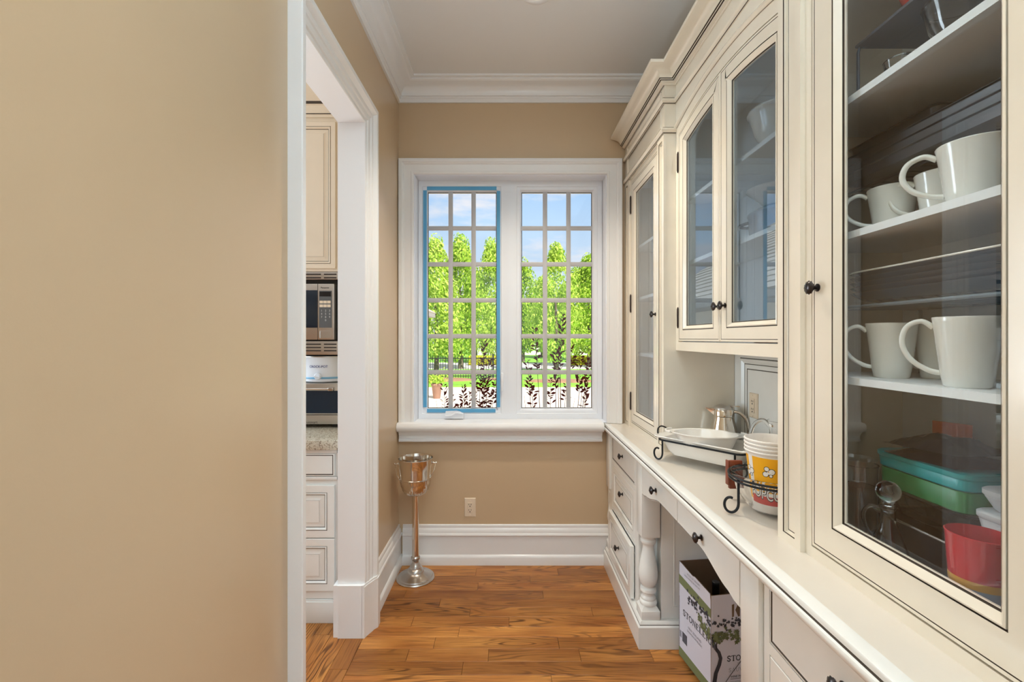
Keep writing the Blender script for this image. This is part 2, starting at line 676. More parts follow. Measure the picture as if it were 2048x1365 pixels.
# a small serifed capital alphabet drawn with strokes: (points, weight factor)
SERIF = {
    'S': [([(0.78, 0.82), (0.62, 0.97), (0.35, 0.97), (0.18, 0.80), (0.28, 0.60), (0.62, 0.44), (0.76, 0.24), (0.60, 0.03), (0.34, 0.03), (0.14, 0.22)], 1)],
    'T': [([(0.45, 0), (0.45, 1)], 1.2), ([(0.05, 0.80), (0.05, 0.97), (0.85, 0.97), (0.85, 0.80)], 0.6), ([(0.28, 0.01), (0.62, 0.01)], 0.5)],
    'O': [([(0.5 + 0.42 * math.cos(a * PI / 8), 0.5 + 0.47 * math.sin(a * PI / 8)) for a in range(17)], 0.9)],
    'N': [([(0.15, 0), (0.15, 1)], 0.6), ([(0.12, 1), (0.88, 0.0)], 1.2), ([(0.86, 0), (0.86, 1)], 0.6), ([(0.0, 0.01), (0.3, 0.01)], 0.5), ([(0.70, 0.99), (1.0, 0.99)], 0.5)],
    'E': [([(0.2, 0), (0.2, 1)], 1.2), ([(0.08, 0.98), (0.75, 0.98), (0.75, 0.82)], 0.6), ([(0.2, 0.52), (0.60, 0.52)], 0.6), ([(0.08, 0.02), (0.80, 0.02), (0.80, 0.2)], 0.6)],
    'L': [([(0.2, 0), (0.2, 1)], 1.2), ([(0.06, 0.99), (0.36, 0.99)], 0.5), ([(0.08, 0.02), (0.78, 0.02), (0.78, 0.22)], 0.6)],
    'I': [([(0.25, 0), (0.25, 1)], 1.2), ([(0.1, 0.99), (0.4, 0.99)], 0.5), ([(0.1, 0.01), (0.4, 0.01)], 0.5)],
    'G': [([(0.86, 0.80), (0.66, 0.97), (0.40, 0.96), (0.16, 0.74), (0.10, 0.45), (0.22, 0.12), (0.48, 0.02), (0.70, 0.05), (0.84, 0.16)], 1), ([(0.84, 0.03), (0.84, 0.42)], 1.1), ([(0.66, 0.43), (0.98, 0.43)], 0.5)],
    'H': [([(0.2, 0), (0.2, 1)], 1.2), ([(0.8, 0), (0.8, 1)], 1.2), ([(0.2, 0.52), (0.8, 0.52)], 0.6), ([(0.06, 0.99), (0.34, 0.99)], 0.5), ([(0.66, 0.99), (0.94, 0.99)], 0.5), ([(0.06, 0.01), (0.34, 0.01)], 0.5), ([(0.66, 0.01), (0.94, 0.01)], 0.5)],
    'A': [([(0.06, 0), (0.46, 1)], 0.6), ([(0.46, 1), (0.86, 0)], 1.2), ([(0.2, 0.36), (0.72, 0.36)], 0.5)],
    'U': [([(0.2, 1), (0.2, 0.25), (0.38, 0.03), (0.62, 0.03), (0.8, 0.25), (0.8, 1)], 0.9)],
    'V': [([(0.08, 1), (0.46, 0)], 1.2), ([(0.46, 0), (0.84, 1)], 0.6)],
    'B': [([(0.2, 0), (0.2, 1)], 1.2), ([(0.2, 0.98), (0.6, 0.98), (0.72, 0.76), (0.55, 0.54), (0.2, 0.54)], 0.8), ([(0.55, 0.54), (0.8, 0.3), (0.62, 0.02), (0.2, 0.02)], 0.8)],
    'C': [([(0.86, 0.80), (0.66, 0.97), (0.40, 0.96), (0.16, 0.74), (0.10, 0.45), (0.22, 0.12), (0.48, 0.02), (0.70, 0.05), (0.86, 0.2)], 1)],
}
ADV = {'I': 0.55, 'S': 0.95, 'T': 0.95, 'L': 0.9, 'E': 0.95, ' ': 0.6}

def serif_line(mb, fr, body, h, u, v, d, m, w=0.07, flip=1):
    """u is the left end as read"""
    x = 0.0
    for ch in body:
        for pts, wf in SERIF.get(ch, []):
            hw = w * wf * h * 0.8
            for (a, b) in zip(pts[:-1], pts[1:]):
                A, B = Vector(a) * h, Vector(b) * h
                t = (B - A).normalized()
                nn = Vector((-t.y, t.x)) * hw
                A, B = A - t * hw * 0.5, B + t * hw * 0.5
                q = [A - nn, B - nn, B + nn, A + nn]
                mb.add([fr.p(u + flip * (x + p.x), v + p.y, d) for p in q], [(0, 1, 2, 3)], m)
        x += ADV.get(ch, 1.08) * h
    return x

# ================================================================== ROOM SHELL
XL, XR, YB, ZC = -0.735, 1.16, 3.03, 3.19      # left wall, right wall, back wall, ceiling
YO = 3.25                                       # outer face of the back wall
WX0, WX1, WZ0, WZ1 = -0.633, 0.650, 0.936, 2.591   # window opening
DY0, DY1, DZ1 = 1.615, 2.29, 2.587              # doorway opening in the left wall
KX = -0.855                                     # kitchen side of the left wall

b = MB()
b.box((XL, YB, -0.4), (WX0, YO, 3.5), TAN)
b.box((WX1, YB, -0.4), (1.45, YO, 3.5), TAN)
b.box((WX0, YB, -0.4), (WX1, YO, WZ0 - 0.02), TAN)
b.box((WX0, YB, WZ1), (WX1, YO, 3.5), TAN)
structure(b.obj('wall_back', angle=0))

b = MB()
b.box((KX, -3.0, 0), (XL, DY0 - 0.02, ZC), TAN)
b.box((KX, DY1 + 0.02, 0), (XL, YB, ZC), TAN)
b.box((KX, DY0 - 0.02, DZ1 + 0.02), (XL, DY1 + 0.02, ZC), TAN)
structure(b.obj('wall_left', angle=0))

b = MB()
b.box((XR, 0.44, -0.1), (XR + 0.25, YB, ZC), TAN)
b.box((XR + 0.25, 0.44, -0.1), (4.5, 0.64, ZC), TAN)
structure(b.obj('wall_right', angle=0))
b = MB()
b.box((4.5, -3.0, -0.1), (4.7, 0.64, ZC), TAN)
structure(b.obj('wall_side_room', angle=0))
b = MB()
b.box((-4.3, -3.2, -0.1), (4.7, -3.0, ZC), TAN)
structure(b.obj('wall_rear', angle=0))
b = MB()
b.box((-4.4, -3.2, ZC), (4.7, YO + 0.55, ZC + 0.2), CEIL)
structure(b.obj('ceiling', angle=0))

# kitchen shell seen through the doorway
KW0, KW1 = -3.3, -1.86
b = MB()
b.box((-4.3, YB, -0.4), (KW0, YO, 3.5), TAN)
b.box((KW1, YB, -0.4), (KX, YO, 3.5), TAN)
b.box((KW0, YB, -0.4), (KW1, YO, 0.98), TAN)
b.box((KW0, YB, 2.55), (KW1, YO, 3.5), TAN)
structure(b.obj('wall_kitchen_back', angle=0))
b = MB()
b.box((-4.4, -3.0, -0.1), (-4.2, YO, ZC), TAN)
structure(b.obj('wall_kitchen_left', angle=0))
kw = MB()
kw.sweep(FY(YB), rect(KW0, 0.98, KW1, 2.55), [(0.0, -0.2, VINYL), (0.0, 0.0, VINYL), (-0.10, 0.0, VINYL), (-0.10, 0.02, VINYL), (0.0, 0.02, VINYL), (0.0, -0.05, VINYL)])
kwo = structure(kw.obj('window_2', angle=0))
kw = MB()
kw.sweep(FY(YB), rect(KW0, 0.98, KW1, 2.55), [(0.0, -0.15, VINYL), (0.0, -0.09, VINYL), (0.06, -0.09, VINYL), (0.06, -0.15, VINYL)])
kw.box((-2.61, YB + 0.09, 0.98), (-2.55, YB + 0.15, 2.55), VINYL)
kw.obj('sash', kwo, angle=0)
kw = MB()
kw.box((KW0 + 0.06, YB + 0.115, 1.04), (KW1 - 0.06, YB + 0.119, 2.49), WPANE)
kw.obj('pane', kwo, angle=0)

# ------------------------------------------------------------------ floor
b = MB()
b.box((-4.3, -3.0, -0.12), (4.5, YB, -0.019), OAK)
flo = structure(b.obj('floor', angle=0))

def plank(u0, u1, v0, v1, along_x):
    """one board as an object; its local x is the grain"""
    L, W = u1 - u0, v1 - v0
    g = 0.0006
    mb = MB()
    x, y = L / 2 - g, W / 2 - g
    c = 0.0012
    vs = [(-x, -y, -0.018), (x, -y, -0.018), (x, y, -0.018), (-x, y, -0.018),
          (-x, -y, -c), (x, -y, -c), (x, y, -c), (-x, y, -c),
          (-x + c, -y + c, 0), (x - c, -y + c, 0), (x - c, y - c, 0), (-x + c, y - c, 0)]
    fs = [(0, 1, 5, 4), (1, 2, 6, 5), (2, 3, 7, 6), (3, 0, 4, 7), (4, 5, 9, 8), (5, 6, 10, 9), (6, 7, 11, 10), (7, 4, 8, 11), (8, 9, 10, 11)]
    mb.add(vs, fs, OAK)
    o = mb.obj('plank', angle=0)
    if along_x:
        o.location = ((u0 + u1) / 2, (v0 + v1) / 2, 0)
    else:
        o.location = ((v0 + v1) / 2, (u0 + u1) / 2, 0)
        o.rotation_euler = (0, 0, PI / 2)
    o.parent = flo

def jx(px, y):           # where a joint seen at column px lies on a row at depth y
    return (px - VX) * y / FPX

rows = [(2.960, 3.030, [1010]), (2.875, 2.960, [952, 1116]), (2.792, 2.875, [1060]), (2.708, 2.792, [956]),
        (2.622, 2.708, [810, 1086]), (2.539, 2.622, [880]), (2.451, 2.539, [940, 1184]), (2.366, 2.451, [825, 1018]),
        (2.283, 2.366, [918]), (2.196, 2.283, [869, 1117]), (2.110, 2.196, [815, 977, 1160, 1303]),
        (2.026, 2.110, [925]), (1.941, 2.026, [1104]), (1.856, 1.941, [860, 1230])]
for (y0, y1, js) in rows:
    ym = (y0 + y1) / 2
    xs = [XL + 0.005] + [jx(p, ym) for p in js] + [1.12]
    for a, c in zip(xs[:-1], xs[1:]):
        plank(a, c, y0, y1, True)
y = 1.856
while y > 0.9:
    plank(XL + 0.005, 0.2 + random.uniform(-0.3, 0.3), y - 0.085, y, True)
    y -= 0.085
x = XL + 0.005
k = 0
while x > -1.85:
    cuts = [[1.1, 2.06, 3.02], [1.1, 1.83, 3.02], [1.1, 2.3, 3.02], [1.1, 1.95, 3.02]][k % 4]
    for a, c in zip(cuts[:-1], cuts[1:]):
        plank(a, c, x - 0.085, x, False)
    x -= 0.085
    k += 1

# ------------------------------------------------------------------ trims
def crown(name, path, side=-1):
    b = MB()
    pr = [(0.0, 3.065), (0.013, 3.065), (0.013, 3.088), (0.019, 3.093), (0.019, 3.102), (0.026, 3.104)]
    for i in range(7):
        a = PI / 2 * i / 6
        pr.append((0.026 + 0.068 * (1 - math.cos(a)), 3.104 + 0.058 * math.sin(a)))
    pr += [(0.100, 3.165), (0.108, 3.171), (0.108, 3.176), (0.128, 3.178), (0.128, 3.19), (0.0, 3.19)]
    b.sweep(FZ, path, [(side * o, z, TRIM) for o, z in pr], closed=False)
    return structure(b.obj(name, angle=30))
crown('trim_1', [(XL, -3.0), (XL, YB), (XR, YB), (XR, 0.44)])

def base_prof(side=-1):
    pr = [(0.0, 0.0), (0.030, 0.0), (0.030, 0.050), (0.027, 0.058), (0.022, 0.064), (0.018, 0.067), (0.018, 0.186),
          (0.024, 0.190), (0.027, 0.197), (0.024, 0.205), (0.019, 0.208), (0.018, 0.222), (0.014, 0.234), (0.009, 0.240), (0.009, 0.256), (0.005, 0.262), (0.0, 0.262)]
    return [(side * o, z, TRIM) for o, z in pr]
b = MB()
b.sweep(FZ, [(XL, 2.392), (XL, YB)], base_prof(), closed=False)
structure(b.obj('baseboard_left', angle=30))
b = MB()
b.sweep(FZ, [(XL + 0.03, YB), (0.66, YB)], base_prof(), closed=False)
structure(b.obj('baseboard_back', angle=30))
b = MB()
b.sweep(FZ, [(XL, -3.0), (XL, 1.505)], base_prof(), closed=False)
structure(b.obj('baseboard_near', angle=30))

# doorway casing, both sides, and the jamb lining
cas = [(0.0, 0.0), (0.0, 0.010), (0.003, 0.013), (0.018, 0.013), (0.022, 0.019), (0.026, 0.021), (0.044, 0.023), (0.048, 0.029),
       (0.053, 0.031), (0.066, 0.032), (0.070, 0.038), (0.076, 0.046), (0.080, 0.050), (0.101, 0.050), (0.105, 0.046), (0.105, 0.0)]
b = MB()
dpath = [(DY1, 0.0), (DY1, DZ1), (DY0, DZ1), (DY0, 0.0)]
b.sweep(FXL(XL), dpath, [(-o, d, TRIM) for o, d in cas], closed=False)
trim2 = structure(b.obj('trim_2', angle=25))
b = MB()
b.sweep(FX(KX), dpath, [(-o, d * 0.6, TRIM) for o, d in cas], closed=False)
b.obj('kitchen_casing', trim2, angle=25)
b = MB()
b.box((KX, DY1, 0), (XL, DY1 + 0.02, DZ1 + 0.02), TRIM)
b.box((KX, DY0 - 0.02, 0), (XL, DY0, DZ1 + 0.02), TRIM)
b.box((KX, DY0, DZ1), (XL, DY1, DZ1 + 0.02), TRIM)
b.obj('jamb', trim2, angle=0)
b = MB()
pl = [(XL, DY1 - 0.019), (-0.722, DY1 - 0.019), (-0.714, DY1 + 0.006), (-0.702, DY1 + 0.03), (-0.694, DY1 + 0.052), (-0.679, DY1 + 0.07), (-0.679, DY1 + 0.108), (XL, DY1 + 0.108)]
b.prism(FZ, pl, 0.0, 0.255, TRIM)
pl2 = [(u if u == XL else u - 0.005, v) for u, v in pl]
b.prism(FZ, pl2, 0.255, 0.264, TRIM)
b.obj('plinth_block', trim2, angle=25)
b = MB()
b.box((KX - 0.025, DY1 - 0.012, 0), (KX, DY1 + 0.108, 0.26), TRIM)
b.box((KX - 0.001, DY1 - 0.019, 0), (XL + 0.001, DY1, 0.262), TRIM)
b.obj('plinth_block', trim2, angle=25)

# ------------------------------------------------------------------ window
SY = 3.135                      # face of the sashes
b = MB()
fy = FY(YB)
b.sweep(fy, rect(WX0, WZ0, WX1, WZ1), [(0, -0.22, VINYL), (0, 0.0, VINYL), (0.006, 0.0, VINYL), (0.006, -0.03, VINYL), (0.006, -0.22, VINYL)])
b.box((-0.019, SY - 0.003, WZ0), (0.019, SY + 0.09, WZ1), VINYL)
b.box((-0.006, SY - 0.010, WZ0), (0.006, SY, WZ1), VINYL)
win = structure(b.obj('window_1', angle=25))
b = MB()
wc = [(0.0, 0.0), (0.0, 0.016), (0.006, 0.019), (0.014, 0.019), (0.018, 0.016), (0.060, 0.019), (0.064, 0.026), (0.070, 0.028), (0.075, 0.034), (0.094, 0.034), (0.098, 0.030), (0.098, 0.0)]
b.sweep(fy, [(WX1, 0.937), (WX1, WZ1), (WX0, WZ1), (WX0, 0.945)], [(-o, d, TRIM) for o, d in wc], closed=False)
b.obj('casing', win, angle=25)
b = MB()
st = [(-0.10, 0.945), (0.055, 0.945), (0.066, 0.940), (0.073, 0.930), (0.076, 0.916), (0.073, 0.902), (0.066, 0.892), (0.055, 0.887), (0.05, 0.886), (0.0, 0.886)]
b.prism(F((-0.733, YB, 0), (0, -1, 0), (0, 0, 1), (1, 0, 0)), [(u, v) for u, v in st], 0.0, 1.353, TRIM)
b.obj('stool', win, angle=30)
b = MB()
ap = [(0.0, 0.887), (0.046, 0.887), (0.046, 0.878), (0.038, 0.874), (0.034, 0.862), (0.026, 0.856), (0.026, 0.838), (0.034, 0.834), (0.036, 0.826), (0.034, 0.818), (0.0, 0.815)]
b.prism(F((-0.726, YB, 0), (0, -1, 0), (0, 0, 1), (1, 0, 0)), ap, 0.0, 1.340, TRIM)
b.obj('apron', win, angle=25)

GZ0, GZ1 = 1.014, 2.514
def sash(x0, x1, gx0, gx1):
    b = MB()
    outer = rect(x0, WZ0 + 0.004, x1, WZ1 - 0.006)
    inner = rect(gx0, GZ0, gx1, GZ1)
    fr = FY(SY)
    def loop(r, d): return [fr.p(u, v, d) for u, v in r]
    def shrink(r, k): return rect(r[0][0] + k, r[0][1] + k, r[2][0] - k, r[2][1] - k)
    loops = [loop(outer, -0.06), loop(outer, 0.0), loop(shrink(inner, -0.034), 0.0), loop(shrink(inner, -0.031), -0.006),
             loop(shrink(inner, -0.012), -0.006), loop(shrink(inner, -0.003), -0.022), loop(inner, -0.03), loop(inner, -0.06)]
    vs = [v for l in loops for v in l]
    fs = []
    for i in range(len(loops) - 1):
        for j in range(4):
            fs.append((i * 4 + j, i * 4 + (j + 1) % 4, i * 4 + 4 + (j + 1) % 4, i * 4 + 4 + j))
    b.add(vs, fs, VINYL)
    so = b.obj('sash', win, angle=25)
    g = MB()
    g.sweep(FY(SY + 0.03), rect(gx0 - 0.001, GZ0 - 0.001, gx1 + 0.001, GZ1 + 0.001), [(0, -0.008, BLACKP), (0, 0.0, BLACKP), (0.005, 0.0, BLACKP), (0.005, -0.008, BLACKP)])
    g.obj('gasket', so, angle=0)
    n, m = 3, 6
    bw = 0.031
    pw = (gx1 - gx0) / n
    ph = (GZ1 - GZ0) / m
    for i in range(1, n):
        x = gx0 + pw * i
        q = MB()
        q.box((x - bw / 2, SY + 0.020, GZ0), (x + bw / 2, SY + 0.033, GZ1), MUNT, 0.003)
        q.obj('muntin', so)
    for i in range(1, m):
        z = GZ0 + ph * i
        q = MB()
        q.box((gx0, SY + 0.022, z - bw / 2), (gx1, SY + 0.032, z + bw / 2), MUNT, 0.003)
        q.obj('muntin', so)
    for i in range(n):
        for j in range(m):
            q = MB()
            q.box((gx0 + pw * i + 0.0005, SY + 0.034, GZ0 + ph * j + 0.0005), (gx0 + pw * (i + 1) - 0.0005, SY + 0.038, GZ0 + ph * (j + 1) - 0.0005), WPANE)
            q.obj('pane', so, angle=0)
    return so
sl = sash(WX0 + 0.008, -0.018, -0.564, -0.087)
sr = sash(0.018, WX1 - 0.008, 0.087, 0.576)
def px_on(px, py, y):
    return ((px - VX) * y / FPX, CAMZ - (py - VY) * y / FPX)
for (a0, b0, a1, b1) in ((854, 373.5, 993, 380.5), (846.5, 381, 853.5, 815), (993.5, 382, 1000.3, 815), (854, 818.3, 991, 825.5)):
    x0, z1 = px_on(a0, b0, SY)
    x1, z0 = px_on(a1, b1, SY)
    q = MB()
    q.box((x0, SY - 0.0012, z0), (x1, SY + 0.004, z1), TAPE)
    t = q.obj('tape_strip', win, angle=0)
    t['label'] = 'blue painter\'s tape along the left sash glass'
q = MB()
x0, z1 = px_on(890, 822.5, SY - 0.02)
x1, z0 = px_on(927.5, 837.5, SY - 0.02)
q.prism(FY(SY - 0.006), [(x0, z0), (x1, z0), (x1, z1 - 0.018), (x1 - 0.03, z1 - 0.004), (x1 - 0.05, z1), (x0 + 0.006, z1 - 0.002)], 0.0, 0.028, VINYL)
q.tube([(x0 + 0.004, SY - 0.036, z0 + 0.018), (x0 + 0.05, SY - 0.040, z0 + 0.024), (x0 + 0.075, SY - 0.040, z0 + 0.04), (x1 - 0.006, SY - 0.036, z0 + 0.034)], 0.006, VINYL, 8, 5)
q.obj('crank_handle', win)
q = MB()
x0, z1 = px_on(1002, 746, SY)
x1, z0 = px_on(1007, 782, SY)
q.box((x0, SY - 0.018, z0), (x1, SY + 0.001, z1), VINYL, 0.004)
q.obj('sash_lock', win)

# ------------------------------------------------------------------ recessed ceiling light
t = thing('recessed_ceiling_light', 'round recessed downlight in the ceiling at the top edge of the picture', 'light', (0.137, 2.216, ZC))
b = MB()
b.lathe([(0.055, -0.001), (0.060, -0.004), (0.078, -0.006), (0.084, -0.003), (0.084, 0.0)], (0.137, 2.216, ZC), TRIM, 32)
b.obj('trim_ring', t)
b = MB()
b.lathe([(0.0, -0.0015), (0.054, -0.0015)], (0.137, 2.216, ZC), emit('lamp_lens', (255, 232, 196), 3.0), 24)
b.obj('lens', t, normals=False)
lamp('downlight', 'SPOT', (0.137, 2.216, ZC - 0.02), (0.0, 0.0, -1), 100, (1.0, 0.89, 0.72), spot_size=1.85, spot_blend=0.7, shadow_soft_size=0.05)
lamp('downlight', 'SPOT', (0.137, 0.4, ZC - 0.02), (0.0, 0.0, -1), 22, (1.0, 0.89, 0.72), spot_size=1.85, spot_blend=0.7, shadow_soft_size=0.05)

# ------------------------------------------------------------------ outlets
def outlet(name, fr, u, v, label, w=0.075, h=0.124):
    t = thing(name, label, 'outlet', tuple(fr.p(u, v, 0)))
    b = MB()
    b.sweep(fr, rect(u - w / 2, v - h / 2, u + w / 2, v + h / 2), [(0, 0.0, PLATE), (0, 0.003, PLATE), (0.004, 0.007, PLATE)], cap=PLATE)
    b.obj('cover_plate', t)
    b = MB()
    b.sweep(fr, rect(u - 0.016, v - 0.033, u + 0.016, v + 0.033), [(0, 0.006, PLATE), (0, 0.009, PLATE), (0.001, 0.010, PLATE)], cap=PLATE)
    rc = b.obj('receptacle', t)
    b = MB()
    for s in (0.018, -0.018):
        for dx in (-0.007, 0.007):
            b.box(*boxf(fr, u + dx - 0.0015, v + s - 0.001, u + dx + 0.0015, v + s + 0.007, 0.0095, 0.0106), DARKHOLE)
        b.box(*boxf(fr, u - 0.003, v + s - 0.012, u + 0.003, v + s - 0.006, 0.0095, 0.0106), DARKHOLE)
    b.obj('slots', rc, angle=0)['kind'] = 'stuff'
    b = MB()
    for s in (0.048, -0.048):
        q = fr.p(u, v + s, 0.007)
        b.ball(tuple(q), 0.003, PLATE, 8, 4)
    b.obj('screws', t)['kind'] = 'stuff'
    return t
def boxf(fr, u0, v0, u1, v1, d0, d1):
    a, c = fr.p(u0, v0, d0), fr.p(u1, v1, d1)
    return (tuple(min(p, q) for p, q in zip(a, c)), tuple(max(p, q) for p, q in zip(a, c)))
outlet('wall_outlet', FY(YB), -0.259, CAMZ - (1015 - VY) * YB / FPX, 'ivory duplex outlet on the tan wall below the window')

# ================================================================== HUTCH ALONG THE RIGHT WALL
TX, FXX, MX = 0.768, 0.781, 0.829      # tower pilaster face, tower frame face, middle cabinet face
CB = 1.12                              # back of the cabinets
CT = 0.935                             # counter top height
TY1, TY0 = 2.26, 1.30                  # ends of the towers towards the middle bay
MC = 1.788                             # centre of the middle doors
TOPZ = 2.80

def fluted_knob(parent, fr, u, v, d0, proj=0.028, r=0.0185):
    b = MB()
    k0 = len(b.v)
    prof = [(0.010, 0.0), (0.010, 0.002), (0.005, 0.004), (0.0045, 0.012), (0.008, 0.0145), (0.0145, 0.018), (r, 0.0225), (0.0150, 0.0265), (0.009, 0.0295), (0.0035, 0.0305), (0.003, 0.0325), (0.0001, 0.033)]
    segs = 24
    for (rr, h) in prof:
        for j in range(segs):
            a = 2 * PI * j / segs
            q = rr * (1.0 if (j % 2 == 0 or rr < 0.012) else 0.86)
            b.v.append(tuple(fr.p(u + q * math.cos(a), v + q * math.sin(a), d0 + h * proj / 0.033)))
    mi = b.mi(BRONZE)
    for i in range(len(prof) - 1):
        for j in range(segs):
            j2 = (j + 1) % segs
            b.f.append((i * segs + j, i * segs + j2, (i + 1) * segs + j2, (i + 1) * segs + j))
            b.m.append(mi)
    return b.obj('knob', parent, angle=60)

def hinge(parent, fr, u, z, h=0.10):
    b = MB()
    c = fr.p(u, z, 0.003)
    x, y = c.x, c.y
    b.lathe([(0.0015, -h / 2 - 0.009), (0.0035, -h / 2 - 0.005), (0.0045, -h / 2), (0.0052, -h / 2 + 0.002), (0.0052, h / 2 - 0.002), (0.0045, h / 2), (0.0035, h / 2 + 0.005), (0.0015, h / 2 + 0.009)], (x, y, z), HINGE, 10)
    return b.obj('hinge', parent)

def glass_door(parent, fr, poly, w, m=CREAM, t=0.021, gm=None):
    """stile and rail door with a glazed moulding round the glass"""
    P = [(0, -t, m), (0, -0.002, m), (0.002, 0, m), (0.0085, 0, m), (0.009, -0.0015, GLAZE), (0.0105, -0.0015, GLAZE), (0.011, 0, m),
         (w, 0, m), (w, -0.004, GLAZE), (w + 0.0034, -0.004, GLAZE), (w + 0.0036, 0.000, m), (w + 0.007, 0.0015, m), (w + 0.010, -0.001, m),
         (w + 0.020, -0.011, m), (w + 0.0205, -0.014, GLAZE), (w + 0.0235, -0.014, GLAZE), (w + 0.024, -0.0165, m), (w + 0.024, -t, m), (0, -t, m)]
    b = MB()
    b.sweep(fr, poly, P)
    d = b.obj('door', parent, angle=25)
    g = MB()
    g.prism(fr, [(q.x, q.y) for q in offset_path(poly, w + 0.0225, True)], -0.0185, -0.0155, gm or PANE)
    g.obj('glass_pane', d, angle=0)
    return d

def panel_front(parent, fr, poly, w, name='drawer', m=CREAM2, t=0.02, raised=True, d=0.0):
    P = [(0, -t, m), (0, -0.002, m), (0.002, 0, m), (w, 0, m), (w, -0.003, GLAZE), (w + 0.0026, -0.003, GLAZE), (w + 0.003, 0.001, m),
         (w + 0.006, 0.002, m), (w + 0.009, 0, m), (w + 0.014, -0.007, m), (w + 0.0145, -0.009, GLAZE), (w + 0.0165, -0.009, GLAZE)]
    cap = m
    if raised:
        P += [(w + 0.017, -0.008, m), (w + 0.024, -0.008, m), (w + 0.042, -0.002, m), (w + 0.0425, -0.001, GLAZE), (w + 0.044, -0.001, m)]
    else:
        P += [(w + 0.017, -0.008, m)]
    P = [(o, dd + d, mm) for o, dd, mm in P]
    b = MB()
    b.sweep(fr, poly, P, cap=cap)
    return b.obj(name, parent, angle=25)

def slab_front(parent, fr, poly, name='drawer', m=CREAM2, t=0.02):
    b = MB()
    P = [(0, -t, m), (0, -0.002, m), (0.0015, 0, m), (0.006, 0.001, m), (0.0085, -0.001, GLAZE), (0.0105, -0.001, GLAZE), (0.011, 0, m)]
    b.sweep(fr, poly, P, cap=m)
    return b.obj(name, parent, angle=25)

def pilaster(parent, y0, y1, z0, z1, m):
    """flat pilaster with a sunk panel on the tower face"""
    b = MB()
    fr = FX(TX)
    w = 0.024
    P = [(0, -0.013, m), (0, 0, m), (w, 0, m), (w, -0.002, GLAZE), (w + 0.002, -0.002, GLAZE), (w + 0.002, -0.0085, m), (w + 0.0075, -0.0105, m), (w + 0.008, -0.012, GLAZE), (w + 0.0095, -0.012, GLAZE), (w + 0.0100, -0.0105, m)]
    b.sweep(fr, rect(y0, z0, y1, z1), P, cap=m)
    return b.obj('pilaster', parent, angle=25)

def tower(name, label, ya, yb, side_end, glass_y, door_y, hinge_u, knob_u):
    """display cabinet standing on the counter from y = ya to yb"""
    t = thing(name, label, 'cabinet', ((TX + CB) / 2, (ya + yb) / 2, CT))
    b = MB()
    b.box((TX + 0.0125, yb - 0.019, CT + 0.0003), (CB, yb - 0.0006, TOPZ), CREAM)
    b.box((TX + 0.0125, ya + 0.0006, CT + 0.0003), (CB, ya + 0.019, TOPZ), CREAM)
    b.box((CB - 0.012, ya + 0.0185, CT + 0.001), (CB - 0.0005, yb - 0.0185, TOPZ - 0.001), INNER)
    b.box((FXX + 0.02, ya + 0.019, CT), (CB - 0.012, yb - 0.019, CT + 0.020), INNER)
    b.box((FXX + 0.02, ya + 0.019, 2.490), (CB - 0.012, yb - 0.019, 2.51), INNER)
    b.box((FXX + 0.002, ya + 0.019, TOPZ - 0.02), (CB - 0.012, yb - 0.019, TOPZ), CREAM)
    b.obj('carcass', t, angle=0)
    b = MB()
    d0, d1 = door_y
    g = 0.0035
    for (u0, v0, u1, v1) in ((ya, CT, yb, 0.9635), (ya, 2.4875, yb, TOPZ), (ya, 0.9635, d0 - g, 2.4875), (d1 + g, 0.9635, yb, 2.4875)):
        b.box((FXX, u0 + (0.019 if u0 == ya else 0), v0), (FXX + 0.019, u1 - (0.019 if u1 == yb else 0), v1), CREAM)
    b.obj('face_frame', t, angle=0)
    for (a, c) in ((ya, ya + 0.10), (yb - 0.10, yb)):
        pilaster(t, a, c, CT, 2.515, CREAM)
    # frieze: a sunk panel between the two mouldings
    b = MB()
    m = CREAM
    b.sweep(FX(TX + 0.004), rect(ya + 0.0, 2.515, yb, 2.795), [(0, -0.009, m), (0, 0, m), (0.045, 0, m), (0.045, -0.002, GLAZE), (0.048, -0.002, GLAZE), (0.049, 0.003, m), (0.055, 0.003, m), (0.064, -0.006, m)], cap=m)
    b.obj('frieze', t, angle=25)
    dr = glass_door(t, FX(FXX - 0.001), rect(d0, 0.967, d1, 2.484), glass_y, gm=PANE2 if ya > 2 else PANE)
    for z in (1.10, 1.722, 2.352):
        hinge(dr, FX(FXX - 0.001), hinge_u, z)
    fluted_knob(dr, FX(FXX - 0.001), knob_u, 1.628, 0.0, 0.032)
    for z in (1.389, 1.740, 2.066):
        b = MB()
        b.box((0.82, ya + 0.020, z), (CB - 0.013, yb - 0.020, z + 0.017), INNER)
        b.obj('shelf', t, angle=0)
    return t

tl = tower('display_cabinet', 'tall cream glass-door cabinet on the counter beside the window', TY1, 3.02, 'near', 0.055, (2.392, 2.905), 2.907, 2.425)
tr = tower('display_cabinet', 'tall cream glass-door cabinet nearest the camera, holding white mugs', 0.51, TY0, 'far', 0.072, (0.639, 1.172), 0.637, 1.150)

